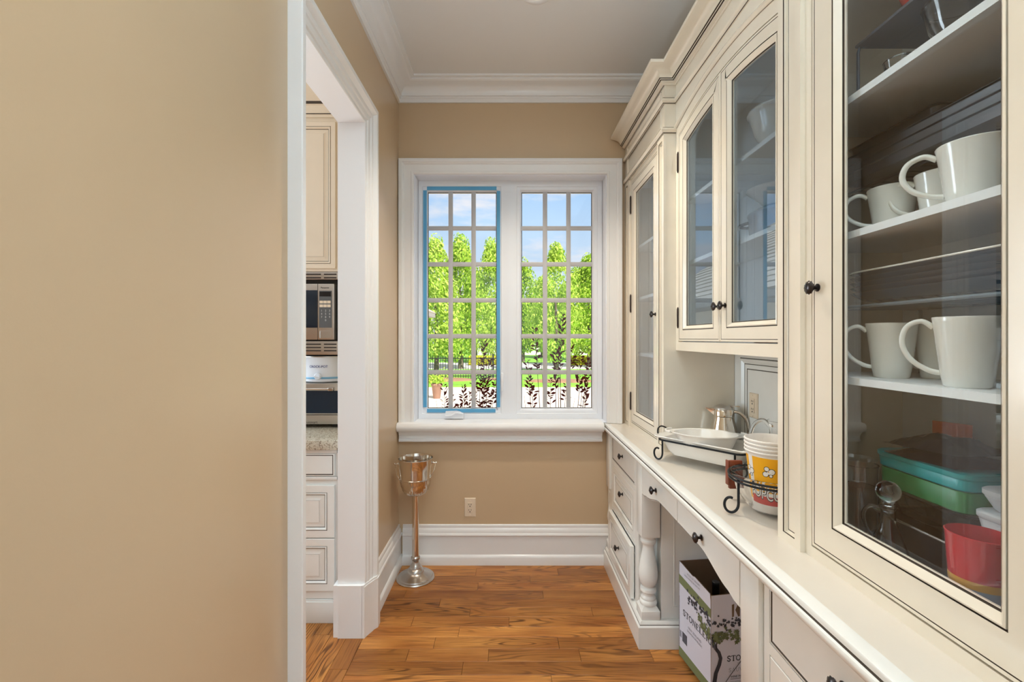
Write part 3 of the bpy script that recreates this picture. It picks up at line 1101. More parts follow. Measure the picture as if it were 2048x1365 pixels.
# ------------------------------------------------------------------ middle cabinet with the arched doors
ARC, ARK = 2.546, 0.293
def arch(y, dz=0.0):
    return ARC + dz - ARK * (y - MC) ** 2
def arch_poly(u0, u1, v0, dz, n=10):
    p = [(u0, v0), (u1, v0)]
    for i in range(n + 1):
        u = u1 + (u0 - u1) * i / n
        p.append((u, arch(u, dz)))
    return p
t = thing('wall_cabinet', 'cream wall cabinet with two arched glass doors above the open niche', 'cabinet', ((MX + CB) / 2, MC, 1.44))
b = MB()
b.box((MX + 0.0205, TY0 + 0.0005, 1.462), (CB - 0.0125, TY1 - 0.0005, 1.482), INNER)
b.box((CB - 0.012, TY0 + 0.0005, 1.4625), (CB, TY1 - 0.0005, TOPZ - 0.0015), INNER)
b.box((MX + 0.02, TY1 - 0.018, 1.4825), (CB - 0.012, TY1 - 0.0005, TOPZ - 0.001), INNER)
b.box((MX + 0.02, TY0 + 0.0005, 1.4825), (CB - 0.012, TY0 + 0.018, TOPZ - 0.001), INNER)
b.box((MX + 0.02, TY0 + 0.018, 2.58), (CB - 0.012, TY1 - 0.018, 2.60), INNER)
b.obj('carcass', t, angle=0)
b = MB()
fr = FX(MX)
DL0, DL1, DR0, DR1 = 1.790, 2.222, 1.352, 1.786
b.box((MX, TY0, 1.440), (MX + 0.02, TY1, 1.4825), CREAM)
b.box((MX, DL1 + 0.0035, 1.4825), (MX + 0.02, TY1, TOPZ), CREAM)
b.box((MX, TY0, 1.4825), (MX + 0.02, DR0 - 0.0035, TOPZ), CREAM)
n = 24
ap = [(DL1 + 0.0035 + (DR0 - DL1 - 0.007) * i / n) for i in range(n + 1)]
b.prism(fr, [(u, arch(u, 0.0035)) for u in ap] + [(DR0 - 0.0035, TOPZ), (DL1 + 0.0035, TOPZ)], -0.02, 0.0, CREAM)
b.obj('face_frame', t, angle=0)
b = MB()
n = 30
path = [(TY1 - (TY1 - TY0) * i / n, 2.610 - 0.295 * (TY1 - (TY1 - TY0) * i / n - MC) ** 2) for i in range(n + 1)]
hr = [(-0.013, 0.0), (-0.013, 0.002), (-0.011, 0.0025), (-0.008, 0.009), (0.0, 0.013), (0.008, 0.009), (0.011, 0.0025), (0.013, 0.002), (0.013, 0.0)]
b.sweep(fr, path, [(o, d, GLAZE if i in (2, 7) else CREAM) for i, (o, d) in enumerate(hr)], closed=False)
b.obj('arched_molding', t, angle=40)
b = MB()
b.box((CB - 0.028, TY0, 2.58), (CB - 0.013, TY1, 2.585), INNER)
for (u0, u1, hu, ku) in ((DL0, DL1, DL1 + 0.002, 1.800), (DR0, DR1, DR0 - 0.002, 1.744)):
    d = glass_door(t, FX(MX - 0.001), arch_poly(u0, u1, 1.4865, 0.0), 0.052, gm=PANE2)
    for z in (1.60, 2.36):
        hinge(d, FX(MX - 0.001), hu, z, 0.085)
    fluted_knob(d, FX(MX - 0.001), ku, 1.626, 0.0, 0.030)
for z in (1.856, 2.163):
    b = MB()
    b.box((0.872, TY0 + 0.019, z), (CB - 0.013, TY1 - 0.019, z + 0.017), INNER)
    b.obj('shelf', t, angle=0)
# panelled back of the niche
b = MB()
fr = FX(CB + 0.001)
b.sweep(fr, rect(TY0, CT + 0.001, TY1, 1.462), [(0, -0.018, CREAM2), (0, 0, CREAM2), (0.055, 0, CREAM2), (0.055, -0.003, GLAZE), (0.058, -0.003, GLAZE), (0.060, 0.003, CREAM2), (0.068, 0.003, CREAM2), (0.082, -0.006, CREAM2),
                                          (0.083, -0.008, GLAZE), (0.085, -0.008, GLAZE), (0.086, -0.006, CREAM2), (0.105, -0.006, CREAM2), (0.106, -0.0075, GLAZE), (0.109, -0.0075, GLAZE), (0.110, -0.006, CREAM2)], cap=CREAM2)
b.obj('back_panel', t, angle=25)
outlet('niche_outlet', FX(CB + 0.001 + 0.006), 2.09, 1.19, 'ivory duplex outlet on the panelled back of the niche behind the steel jug', 0.07, 0.115)

# ------------------------------------------------------------------ cornice over all three cabinets
t = thing('cabinet_cornice', 'cream stepped crown molding along the tops of the right-hand cabinets', 'molding', (TX, MC, 2.765))
plan = [(TX, 3.02), (TX, TY1), (MX, TY1), (MX, TY0), (TX, TY0), (TX, 0.51)]
b = MB()
cp = [(0.0, 2.757), (0.006, 2.757), (0.008, 2.762), (0.017, 2.766), (0.018, 2.772), (0.024, 2.773), (0.025, 2.777)]
for i in range(7):
    a = PI / 2 * i / 6
    cp.append((0.030 + 0.050 * (1 - math.cos(a)), 2.779 + 0.036 * math.sin(a)))
cp += [(0.084, 2.817), (0.091, 2.819), (0.093, 2.824), (0.093, 2.832), (0.0, 2.832), (-0.02, 2.832)]
cp = [(-o, z, GLAZE if i in (5, 7) else CREAM) for i, (o, z) in enumerate(cp)]
b.sweep(FZ, plan, cp, closed=False)
b.obj('crown', t, angle=35)
b = MB()
fm = [(0.0, 2.664), (0.004, 2.664), (0.005, 2.668), (0.010, 2.671), (0.015, 2.678), (0.015, 2.684), (0.011, 2.689), (0.006, 2.691), (0.005, 2.694), (0.0, 2.696)]
b.sweep(FZ, plan, [(-o, z, GLAZE if i in (2, 8) else CREAM) for i, (o, z) in enumerate(fm)], closed=False)
b.obj('frieze_molding', t, angle=35)
for pl in ([(TX, 3.02), (TX, TY1), (MX, TY1)], [(MX, TY0), (TX, TY0), (TX, 0.51)]):
    b = MB()
    b.sweep(FZ, pl, [(-o, z - 0.147, mm) for o, z, mm in [(o, z, GLAZE if i in (2, 8) else CREAM) for i, (o, z) in enumerate(fm)]], closed=False)
    b.obj('architrave_molding', t, angle=35)

# ------------------------------------------------------------------ counter top
b = MB()
ct = [(-0.02, CT - 0.044), (0.010, CT - 0.044), (0.018, CT - 0.041), (0.0225, CT - 0.034), (0.0235, CT - 0.027), (0.021, CT - 0.021), (0.016, CT - 0.019), (0.0145, CT - 0.0185),
      (0.0135, CT - 0.015), (0.0145, CT - 0.008), (0.012, CT - 0.0025), (0.006, CT), (-0.02, CT)]
CEDGE = 0.646
b.sweep(FZ, [(CEDGE, 0.45), (CEDGE, 3.026)], [(o, z, GLAZE if i in (7, 8) else CREAM2) for i, (o, z) in enumerate(ct)], closed=False)
b.box((CEDGE + 0.02, 0.45, CT - 0.044), (XR - 0.002, 3.026, CT), TOP)
b.add([(CEDGE + 0.02, 0.45, CT - 0.044), (CEDGE + 0.02, 3.026, CT - 0.044), (CEDGE + 0.02, 3.026, CT), (CEDGE + 0.02, 0.45, CT)], [(0, 1, 2, 3)], TOP)
o = b.obj('countertop', None, origin=(0.9, 1.7, CT - 0.044), angle=35)
tag(o, 'long cream painted countertop with a rounded edge along the right side', 'countertop')

# ------------------------------------------------------------------ lower cabinets
DFX = 0.657            # drawer face
PX = 0.6445            # corner post and desk apron face
def turned_post(parent, yc, sgn=1):
    """square block, turned baluster, square block"""
    xc, h = PX + 0.0455, 0.0455
    b = MB()
    b.box((PX, yc - h, 0.528), (PX + 2 * h, yc + h, CT - 0.044), CREAM2, 0.003)
    b.box((PX, yc - h, 0.127), (PX + 2 * h, yc + h, 0.170), CREAM2, 0.002)
    # domed top of the lower block
    vs, n = [], 6
    b.lathe([(h * 1.40, 0.168), (h * 1.20, 0.178), (h * 1.02, 0.186), (h * 0.98, 0.189), (0.0001, 0.189)], (xc, yc, 0), CREAM2, 4, rot=PI / 4)
    pr = [(0.030, 0.185), (0.041, 0.190), (0.0425, 0.199), (0.040, 0.207), (0.035, 0.212), (0.0365, 0.218), (0.036, 0.224), (0.031, 0.230), (0.030, 0.238), (0.0325, 0.247), (0.039, 0.252), (0.040, 0.260),
          (0.0375, 0.267), (0.029, 0.271), (0.0285, 0.276), (0.036, 0.284), (0.042, 0.298), (0.0465, 0.318), (0.0475, 0.335), (0.046, 0.355), (0.0415, 0.383), (0.036, 0.412), (0.0305, 0.440), (0.027, 0.462),
          (0.0268, 0.474), (0.0285, 0.482), (0.035, 0.489), (0.038, 0.496), (0.0375, 0.504), (0.033, 0.509), (0.034, 0.516), (0.040, 0.522), (0.043, 0.530)]
    b.lathe(pr, (xc, yc, 0), CREAM2, 28)
    return b.obj('turned_post', parent, angle=35)

def base_mould(parent, path):
    b = MB()
    pr = [(0.0, 0.0), (0.020, 0.0), (0.020, 0.103), (0.016, 0.108), (0.012, 0.110), (0.011, 0.113), (0.008, 0.122), (0.003, 0.127), (-0.03, 0.127)]
    b.sweep(FZ, path, [(-o, z, GLAZE if i == 5 else CREAM2) for i, (o, z) in enumerate(pr)], closed=False)
    return b.obj('base_molding', parent, angle=30)

def drawer_unit(name, label, ya, yb, near_post, far_post, d0, d1, panel_y, pulled=0.0, mirror=False):
    t = thing(name, label, 'cabinet', (0.9, (ya + yb) / 2, 0))
    b = MB()
    z1 = CT - 0.045
    c0, c1 = (ya + 0.094, yb) if not mirror else (ya, yb - 0.094)
    b.box((DFX + 0.021, c0, 0.0), (CB, c1, 0.127), CREAM2)
    g = 0.003
    rows_ = ((0.734, z1 - 0.008), (0.435, 0.700), (0.140, 0.412))
    # face frame round the drawers
    b.box((DFX, c0, 0.127), (DFX + 0.02, d0 - g, z1), CREAM2)
    b.box((DFX, d1 + g, 0.127), (DFX + 0.02, c1, z1), CREAM2)
    zs = [0.127] + [q for r in reversed(rows_) for q in (r[0] - g, r[1] + g)] + [z1]
    for a, c in zip(zs[0::2], zs[1::2]):
        b.box((DFX, d0 - g, a), (DFX + 0.02, d1 + g, c), CREAM2)
    b.box((DFX + 0.02, c0, 0.127), (CB, c0 + 0.018, z1), CREAM2)
    b.box((DFX + 0.02, c1 - 0.018, 0.127), (CB, c1, z1), CREAM2)
    b.box((DFX + 0.05, c0, 0.127), (CB, c1, 0.14), GAP)
    b.box((CB - 0.012, c0, 0.127), (CB, c1, z1), CREAM2)
    if not mirror:
        b.box((PX + 0.10, ya + 0.016, 0.0), (CB, ya + 0.094, z1), CREAM2)
    else:
        b.box((PX + 0.10, yb - 0.094, 0.0), (CB, yb - 0.016, z1), CREAM2)
    b.obj('carcass', t, angle=0)
    if near_post: turned_post(t, near_post)
    if far_post: turned_post(t, far_post)
    for i, (z0, z1_) in enumerate(rows_):
        off = pulled if i == 2 else 0.0
        fr = FX(DFX - off - 0.0005)
        if i == 0:
            d = slab_front(t, fr, rect(d0, z0, d1, z1_))
            fluted_knob(d, fr, (d0 + d1) / 2, z0 + (z1_ - z0) * 0.5 + 0.008, 0.0, 0.030)
        else:
            d = panel_front(t, fr, rect(d0, z0, d1, z1_), 0.040, d=0.0)
            fluted_knob(d, fr, (d0 + d1) / 2, (z0 + z1_) / 2 + (0.03 if i == 1 else 0.01), -0.001, 0.030)
        q = MB()
        if off > 0:
            q.box((DFX - off + 0.0195, d0 + 0.02, z0 + 0.02), (DFX + 0.35, d1 - 0.02, z1_ - 0.05), INNER)
            q.obj('drawer_box', d, angle=0)
    return t

t = drawer_unit('drawer_cabinet', 'cream base cabinet of three drawers by the window, bottom drawer slightly open', 2.211, 3.02, 2.2565, 2.972, 2.375, 2.888, 2.235, pulled=0.024)
base_mould(t, [(PX, 3.0), (PX, 2.211), (1.0, 2.211)])
b = MB()
panel_front(t, FY(2.211 + 0.016 - 0.0005), rect(PX + 0.103, 0.130, CB, CT - 0.05), 0.055, name='end_panel', t=0.004, raised=False)
t = drawer_unit('drawer_cabinet', 'cream base cabinet of drawers nearest the camera, right of the knee space', 0.50, 1.267, None, 1.2215, 0.64, 1.145, 1.25, mirror=True)
base_mould(t, [(1.0, 1.267), (PX, 1.267), (PX, 0.50)])

# desk apron with two scalloped drawers
t = thing('desk_apron', 'cream desk apron of two scalloped drawers over the knee space', 'desk', (0.88, 1.739, 0.74))
def scallop(y):
    a = abs(y - 1.739)
    h = 0.472
    k = (h - a)
    if k < 0.035:
        return 0.742
    if k < 0.075:
        return 0.742 + 0.010 * ((k - 0.035) / 0.04)
    s = min(1.0, (k - 0.075) / 0.20)
    return 0.752 + 0.040 * (s * s * (3 - 2 * s)) 
def apron_drawer(y0, y1):
    n = 26
    z1 = CT - 0.046
    low = [(y0 + (y1 - y0) * i / n, scallop(y0 + (y1 - y0) * i / n)) for i in range(n + 1)]
    poly = low + [(y1, z1), (y0, z1)]
    b = MB()
    b.sweep(FX(PX), poly, [(0, -0.022, CREAM2), (0, -0.004, CREAM2), (0.0035, -0.001, CREAM2), (0.0045, -0.002, GLAZE), (0.0055, -0.002, GLAZE), (0.006, 0.0, CREAM2)], cap=CREAM2)
    d = b.obj('drawer', t, angle=30)
    fluted_knob(d, FX(PX), (y0 + y1) / 2 + (0.02 if y0 < 1.7 else 0.02), 0.832, 0.0, 0.032)
apron_drawer(1.740, 2.2105)
apron_drawer(1.2675, 1.738)
b = MB()
b.box((PX + 0.0225, 1.2675, 0.80), (CB - 0.05, 2.2105, 0.889), CREAM2)
b.obj('drawer_case', t, angle=0)
b = MB()
b.box((CB, 1.2675, 0.0), (CB + 0.02, 2.2105, 0.889), CREAM2)
b.obj('modesty_panel', t, angle=0)

# ================================================================== ICE BUCKET STAND
ix, iy = -0.584, 2.845
t = thing('ice_bucket_stand', 'silver ice bucket on a tall pedestal stand in the corner under the window', 'ice bucket', (ix, iy, 0))
b = MB()
b.lathe([(0.117, 0.0), (0.118, 0.006), (0.114, 0.012), (0.106, 0.014), (0.103, 0.020), (0.085, 0.027), (0.062, 0.035), (0.052, 0.043), (0.050, 0.052), (0.046, 0.060), (0.036, 0.066), (0.034, 0.078), (0.029, 0.086), (0.022, 0.096), (0.019, 0.108), (0.022, 0.116), (0.027, 0.122), (0.028, 0.132), (0.024, 0.138), (0.021, 0.141)], (ix, iy, 0), PEWTER, 48)
b.obj('base', t)
b = MB()
b.lathe([(0.0215, 0.138), (0.0205, 0.30), (0.0195, 0.51), (0.021, 0.53)], (ix, iy, 0), CHROME, 32)
b.obj('pole', t)
b = MB()
nr = 48
out = [(0.020, 0.520), (0.046, 0.524), (0.066, 0.537), (0.079, 0.556), (0.088, 0.580), (0.0935, 0.605), (0.0965, 0.625)]
k = len(b.v)
seg = 192
for i, (r, z) in enumerate(out):
    for j in range(seg):
        a = 2 * PI * j / seg
        rr = r + (0.0018 * math.sin(40 * (a + 9.0 * (z - 0.52))) if 0 < i < 6 else 0)
        b.v.append((ix + rr * math.cos(a), iy + rr * math.sin(a), z))
mi = b.mi(CHROME)
for i in range(len(out) - 1):
    for j in range(seg):
        j2 = (j + 1) % seg
        b.f.append((i * seg + j, i * seg + j2, (i + 1) * seg + j2, (i + 1) * seg + j))
        b.m.append(mi)
b.lathe([(0.0965, 0.625), (0.0992, 0.627), (0.0992, 0.631), (0.0970, 0.633), (0.101, 0.68), (0.1055, 0.742), (0.1085, 0.748), (0.1085, 0.752), (0.105, 0.753), (0.1035, 0.748), (0.098, 0.68), (0.092, 0.60), (0.078, 0.553), (0.05, 0.534), (0.0001, 0.530)], (ix, iy, 0), CHROME, 48)
bk = b.obj('bucket', t)
b = MB()
ang = 0.12
pts = []
for i in range(15):
    a = -PI * i / 14
    rr = 0.122
    x = rr * math.cos(a)
    z = 0.715 + 0.128 * math.sin(a)
    y = 0.055 * math.sin(a)
    pts.append((ix + x * math.cos(ang), iy + x * math.sin(ang) + y - 0.0 , z))
b.tube(pts, 0.0028, CHROME, 8)
for s in (-1, 1):
    b.tube([(ix + s * 0.102 * math.cos(ang), iy + s * 0.102 * math.sin(ang), 0.718), (ix + s * 0.128 * math.cos(ang), iy + s * 0.128 * math.sin(ang), 0.718)], 0.0035, CHROME, 8)
    b.ball((ix + s * 0.128 * math.cos(ang), iy + s * 0.128 * math.sin(ang), 0.718), 0.0065, CHROME)
    b.ball((ix + s * 0.108 * math.cos(ang), iy + s * 0.108 * math.sin(ang), 0.718), 0.0075, CHROME)
b.obj('bail_handle', t)

# ================================================================== ON THE COUNTER
# rectangular dish in a wrought iron rack, oval dish in it
dirv = Vector((0.631, -0.776, 0)).normalized()
per = Vector((0.776, 0.631, 0)).normalized()
c0 = Vector((0.663, 2.118, 0))          # front left corner of the rim
DL, DW = 0.434, 0.205
cen = c0 + dirv * DL / 2 + per * DW / 2
phi = math.atan2(dirv.y, dirv.x)
def rrect(cx, cy, hx, hy, r, n=5):
    p = []
    for (sx, sy, a0) in ((1, -1, -PI / 2), (1, 1, 0), (-1, 1, PI / 2), (-1, -1, PI)):
        for i in range(n + 1):
            a = a0 + PI / 2 * i / n
            p.append((cx + sx * (hx - r) + r * math.cos(a), cy + sy * (hy - r) + r * math.sin(a)))
    return p
def lofted(mb, loops, m, cap0=True, cap1=False):
    k = len(mb.v)
    n = len(loops[0])
    for lp in loops:
        mb.v.extend([tuple(q) for q in lp])
    mi = mb.mi(m)
    for i in range(len(loops) - 1):
        for j in range(n):
            j2 = (j + 1) % n
            mb.f.append((k + i * n + j, k + i * n + j2, k + (i + 1) * n + j2, k + (i + 1) * n + j))
            mb.m.append(mi)
    if cap0:
        mb.f.append(tuple(k + j for j in range(n)))
        mb.m.append(mi)
    if cap1:
        mb.f.append(tuple(k + (len(loops) - 1) * n + j for j in range(n)))
        mb.m.append(mi)
def place(c, a, pts, z):
    R = Matrix.Rotation(a, 3, 'Z')
    return [Vector((c.x, c.y, z)) + R @ Vector((x, y, 0)) for x, y in pts]
t = thing('rectangular_baking_dish', 'white rectangular baking dish held in a black iron rack on the counter', 'dish', (cen.x, cen.y, 0.965))
b = MB()
lp = []
for (hx, hy, r, z) in ((DL / 2 - 0.085, DW / 2 - 0.048, 0.03, 0.965), (DL / 2 - 0.070, DW / 2 - 0.036, 0.035, 0.969), (DL / 2 - 0.054, DW / 2 - 0.024, 0.035, 0.990), (DL / 2 - 0.038, DW / 2 - 0.014, 0.035, 1.034),
                       (DL / 2 - 0.004, DW / 2 - 0.004, 0.03, 1.044), (DL / 2, DW / 2, 0.03, 1.048), (DL / 2 - 0.002, DW / 2 - 0.002, 0.03, 1.052), (DL / 2 - 0.040, DW / 2 - 0.016, 0.03, 1.043), (DL / 2 - 0.056, DW / 2 - 0.029, 0.03, 0.990), (DL / 2 - 0.076, DW / 2 - 0.048, 0.02, 0.972)):
    lp.append(place(cen, phi, rrect(0, 0, hx, hy, r), z))
lofted(b, lp, PORC, True, True)
b.obj('body', t)
t = thing('dish_rack', 'black wrought iron rack with scroll feet carrying the rectangular dish', 'rack', (cen.x, cen.y, CT))
b = MB()
RI = Matrix.Rotation(phi, 3, 'Z')
def dl(x, y, z):
    q = RI @ Vector((x, y, 0))
    return Vector((cen.x + q.x, cen.y + q.y, z))
hx, hy = DL / 2 - 0.024, DW / 2 - 0.006
b.tube([dl(x, y, 1.034) for x, y in rrect(0, 0, hx, hy + 0.001, 0.03)], 0.0042, IRON, 8, closed=True)
b.obj('ring', t)
for sx in (-1, 1):
    b = MB()
    b.tube([dl(sx * (hx - 0.0), -0.06, 1.034), dl(sx * (hx + 0.02), -0.055, 1.050), dl(sx * (hx + 0.036), -0.03, 1.068), dl(sx * (hx + 0.040), 0.0, 1.076), dl(sx * (hx + 0.036), 0.03, 1.068), dl(sx * (hx + 0.02), 0.055, 1.050), dl(sx * (hx - 0.0), 0.06, 1.034)], 0.0035, IRON, 8, 4)
    b.obj('handle', t)
    for sy in (-1, 1):
        b = MB()
        x0, y0 = sx * (hx - 0.03), sy * (hy + 0.001)
        pts = [dl(x0, y0, 1.032), dl(x0, y0, 0.990)]
        cxr = x0 + sx * 0.024
        for i in range(12):
            a = 0 - 1.62 * PI * i / 11
            rr = 0.024 * (1 - 0.35 * i / 11)
            pts.append(dl(cxr - sx * rr * math.cos(a), y0, 0.9725 + rr * math.sin(a) * 1.35))
        b.tube(pts, 0.0042, IRON, 8, 3)
        b.obj('scroll_foot', t)

# oval fluted dish resting in it
oc = Vector((0.868, 2.008, 0))
oa = math.radians(-22)
t = thing('oval_baking_dish', 'white fluted oval baking dish with handles, set in the rectangular dish', 'dish', (oc.x, oc.y, 0.975))
def oval(hx, hy, fl=0.0, n=96, ear=0.0):
    p = []
    for i in range(n):
        a = 2 * PI * i / n
        f = 1 + fl * math.cos(a * n / 2)
        e = ear * max(0, abs(math.cos(a)) - 0.86) / 0.14
        p.append(((hx * f + e) * math.cos(a), hy * f * math.sin(a)))
    return p
b = MB()
lp = []
for (hx_, hy_, fl, z, ear) in ((0.074, 0.044, 0.0, 0.9755, 0), (0.082, 0.050, 0.004, 0.979, 0), (0.092, 0.058, 0.008, 0.998, 0), (0.112, 0.077, 0.009, 1.040, 0), (0.124, 0.088, 0.008, 1.066, 0), (0.127, 0.091, 0.0, 1.071, 0.0), (0.133, 0.096, 0, 1.076, 0.018), (0.136, 0.099, 0, 1.080, 0.022), (0.135, 0.098, 0, 1.083, 0.022), (0.127, 0.091, 0, 1.081, 0.004), (0.121, 0.085, 0, 1.066, 0), (0.088, 0.055, 0, 0.998, 0), (0.072, 0.042, 0, 0.985, 0)):
    lp.append(place(oc, oa, oval(hx_, hy_, fl, ear=ear), z))
lofted(b, lp, PORC, True, True)
b.obj('body', t)
RO = Matrix.Rotation(oa, 3, 'Z')
for s in (-1, 1):
    b = MB()
    ps = []
    for i in range(9):
        a = -0.62 + 1.24 * i / 8
        q = RO @ Vector((s * (0.118 + 0.050 * math.cos(a * 1.6) ** 1), 0.075 * math.sin(a), 0))
        ps.append((oc.x + q.x, oc.y + q.y, 1.081 + 0.003 * math.cos(a)))
    b.tube(ps, 0.0055, PORC, 8)
    b.obj('handle', t)

# steel jug
jxx, jyy = 1.030, 2.185
t = thing('steel_jug', 'polished steel insulated jug with a spout and looped handle at the back of the niche', 'jug', (jxx, jyy, CT))
b = MB()
b.lathe([(0.058, 0.0), (0.064, 0.004), (0.066, 0.02), (0.067, 0.06), (0.064, 0.10), (0.056, 0.145), (0.047, 0.180), (0.0445, 0.192)], (jxx, jyy, CT), CHROME, 36)
b.obj('body', t)
b = MB()
b.lathe([(0.0445, 0.190), (0.047, 0.193), (0.047, 0.222), (0.044, 0.226)], (jxx, jyy, CT), CHROME, 36)
sd = Vector((-0.90, 0.42, 0)).normalized()
sp = Vector((-sd.y, sd.x, 0))
J = Vector((jxx, jyy, CT))
spv = [J + sd * 0.040 + sp * 0.022 + Vector((0, 0, 0.196)), J + sd * 0.040 - sp * 0.022 + Vector((0, 0, 0.196)), J + sd * 0.082 - sp * 0.004 + Vector((0, 0, 0.228)), J + sd * 0.082 + sp * 0.004 + Vector((0, 0, 0.228)),
       J + sd * 0.040 + sp * 0.026 + Vector((0, 0, 0.226)), J + sd * 0.040 - sp * 0.026 + Vector((0, 0, 0.226))]
b.add(spv, [(0, 1, 2, 3), (0, 3, 4), (1, 5, 2), (3, 2, 5, 4), (0, 4, 5, 1)], CHROME)
b.obj('collar_spout', t)
b = MB()
b.lathe([(0.044, 0.226), (0.043, 0.232), (0.036, 0.240), (0.022, 0.246), (0.0001, 0.248)], (jxx, jyy, CT), STEEL, 32)
b.box((jxx + 0.02, jyy - 0.035, CT + 0.238), (jxx + 0.062, jyy - 0.022, CT + 0.245), CHROME, 0.002)
b.obj('lid', t)
b = MB()
hd = Vector((0.86, -0.50, 0)).normalized()
b.tube([J + hd * 0.044 + Vector((0, 0, 0.215)), J + hd * 0.068 + Vector((0, 0, 0.212)), J + hd * 0.095 + Vector((0, 0, 0.185)), J + hd * 0.106 + Vector((0, 0, 0.14)), J + hd * 0.103 + Vector((0, 0, 0.09)), J + hd * 0.088 + Vector((0, 0, 0.058)), J + hd * 0.064 + Vector((0, 0, 0.05))], 0.0075, CHROME, 10, 5)
b.obj('handle', t)

# glass pitcher
gx, gy = 1.065, 1.78
t = thing('glass_pitcher', 'clear glass pitcher with a looped handle behind the popcorn tubs', 'pitcher', (gx, gy, CT))
b = MB()
b.lathe([(0.0001, 0.0), (0.040, 0.0), (0.048, 0.008), (0.054, 0.05), (0.052, 0.11), (0.044, 0.165), (0.040, 0.195), (0.043, 0.225), (0.0475, 0.240), (0.0485, 0.242), (0.046, 0.241), (0.0385, 0.195), (0.0415, 0.165), (0.049, 0.11), (0.051, 0.05), (0.045, 0.014), (0.0001, 0.012)], (gx, gy, CT), GLASSY, 36)
b.obj('body', t)
b = MB()
hd = Vector((-0.80, 0.60, 0)).normalized()
G = Vector((gx, gy, CT))
b.tube([G + hd * 0.040 + Vector((0, 0, 0.215)), G + hd * 0.060 + Vector((0, 0, 0.238)), G + hd * 0.088 + Vector((0, 0, 0.225)), G + hd * 0.105 + Vector((0, 0, 0.185)), G + hd * 0.106 + Vector((0, 0, 0.13)), G + hd * 0.092 + Vector((0, 0, 0.085)), G + hd * 0.050 + Vector((0, 0, 0.065))], 0.0075, GLASSY, 12, 5)
b.obj('handle', t)

# round rack with the glass bowl and the popcorn tubs
bx, by = 0.850, 1.472
t = thing('bowl_rack', 'round black iron rack with scroll feet and wooden handles round the glass bowl', 'rack', (bx, by, CT))
b = MB()
for (r, z) in ((0.127, 1.054), (0.125, 1.043)):
    b.tube([(bx + r * math.cos(2 * PI * i / 40), by + r * math.sin(2 * PI * i / 40), z) for i in range(40)], 0.0037, IRON, 8, closed=True)
b.obj('ring', t)
for an in (math.radians(188), math.radians(72), math.radians(302)):
    b = MB()
    d = Vector((math.cos(an), math.sin(an), 0))
    C = Vector((bx, by, 0)) + d * 0.127
    tang = Vector((-d.y, d.x, 0)) if an < 4 and an > 2 else d
    if an > 2 and an < 4:
        tang = Vector((-0.97, 0.24, 0))
        C = Vector((0.733, 1.4535, 0))
    pts = [C + Vector((0, 0, 1.050)), C + Vector((0, 0, 0.99))]
    for i in range(12):
        a = -1.62 * PI * i / 11
        rr = 0.023 * (1 - 0.33 * i / 11)
        q = C + tang * (0.023 - rr * math.cos(a))
        pts.append(Vector((q.x, q.y, 0.969 + rr * math.sin(a) * 1.3)))
    b.tube(pts, 0.0042, IRON, 8, 3)
    b.obj('scroll_foot', t)
b = MB()
b.box((0.766, 1.590, 0.985), (0.772, 1.612, 1.071), WOOD, 0.002)
b.box((0.772, 1.592, 0.972), (0.818, 1.606, 1.071), WOOD, 0.003)
b.obj('wooden_handle', t)
t = thing('glass_bowl', 'clear glass mixing bowl held in the round iron rack', 'bowl', (bx, by, 0.945))
b = MB()
b.lathe([(0.0001, 0.945), (0.055, 0.945), (0.062, 0.948), (0.085, 0.972), (0.105, 1.005), (0.1165, 1.050), (0.1205, 1.060), (0.1205, 1.063), (0.117, 1.063), (0.113, 1.050), (0.1015, 1.006), (0.082, 0.976), (0.060, 0.953), (0.0001, 0.951)], (bx, by, 0), GLASSY, 48)
b.obj('bowl', t)

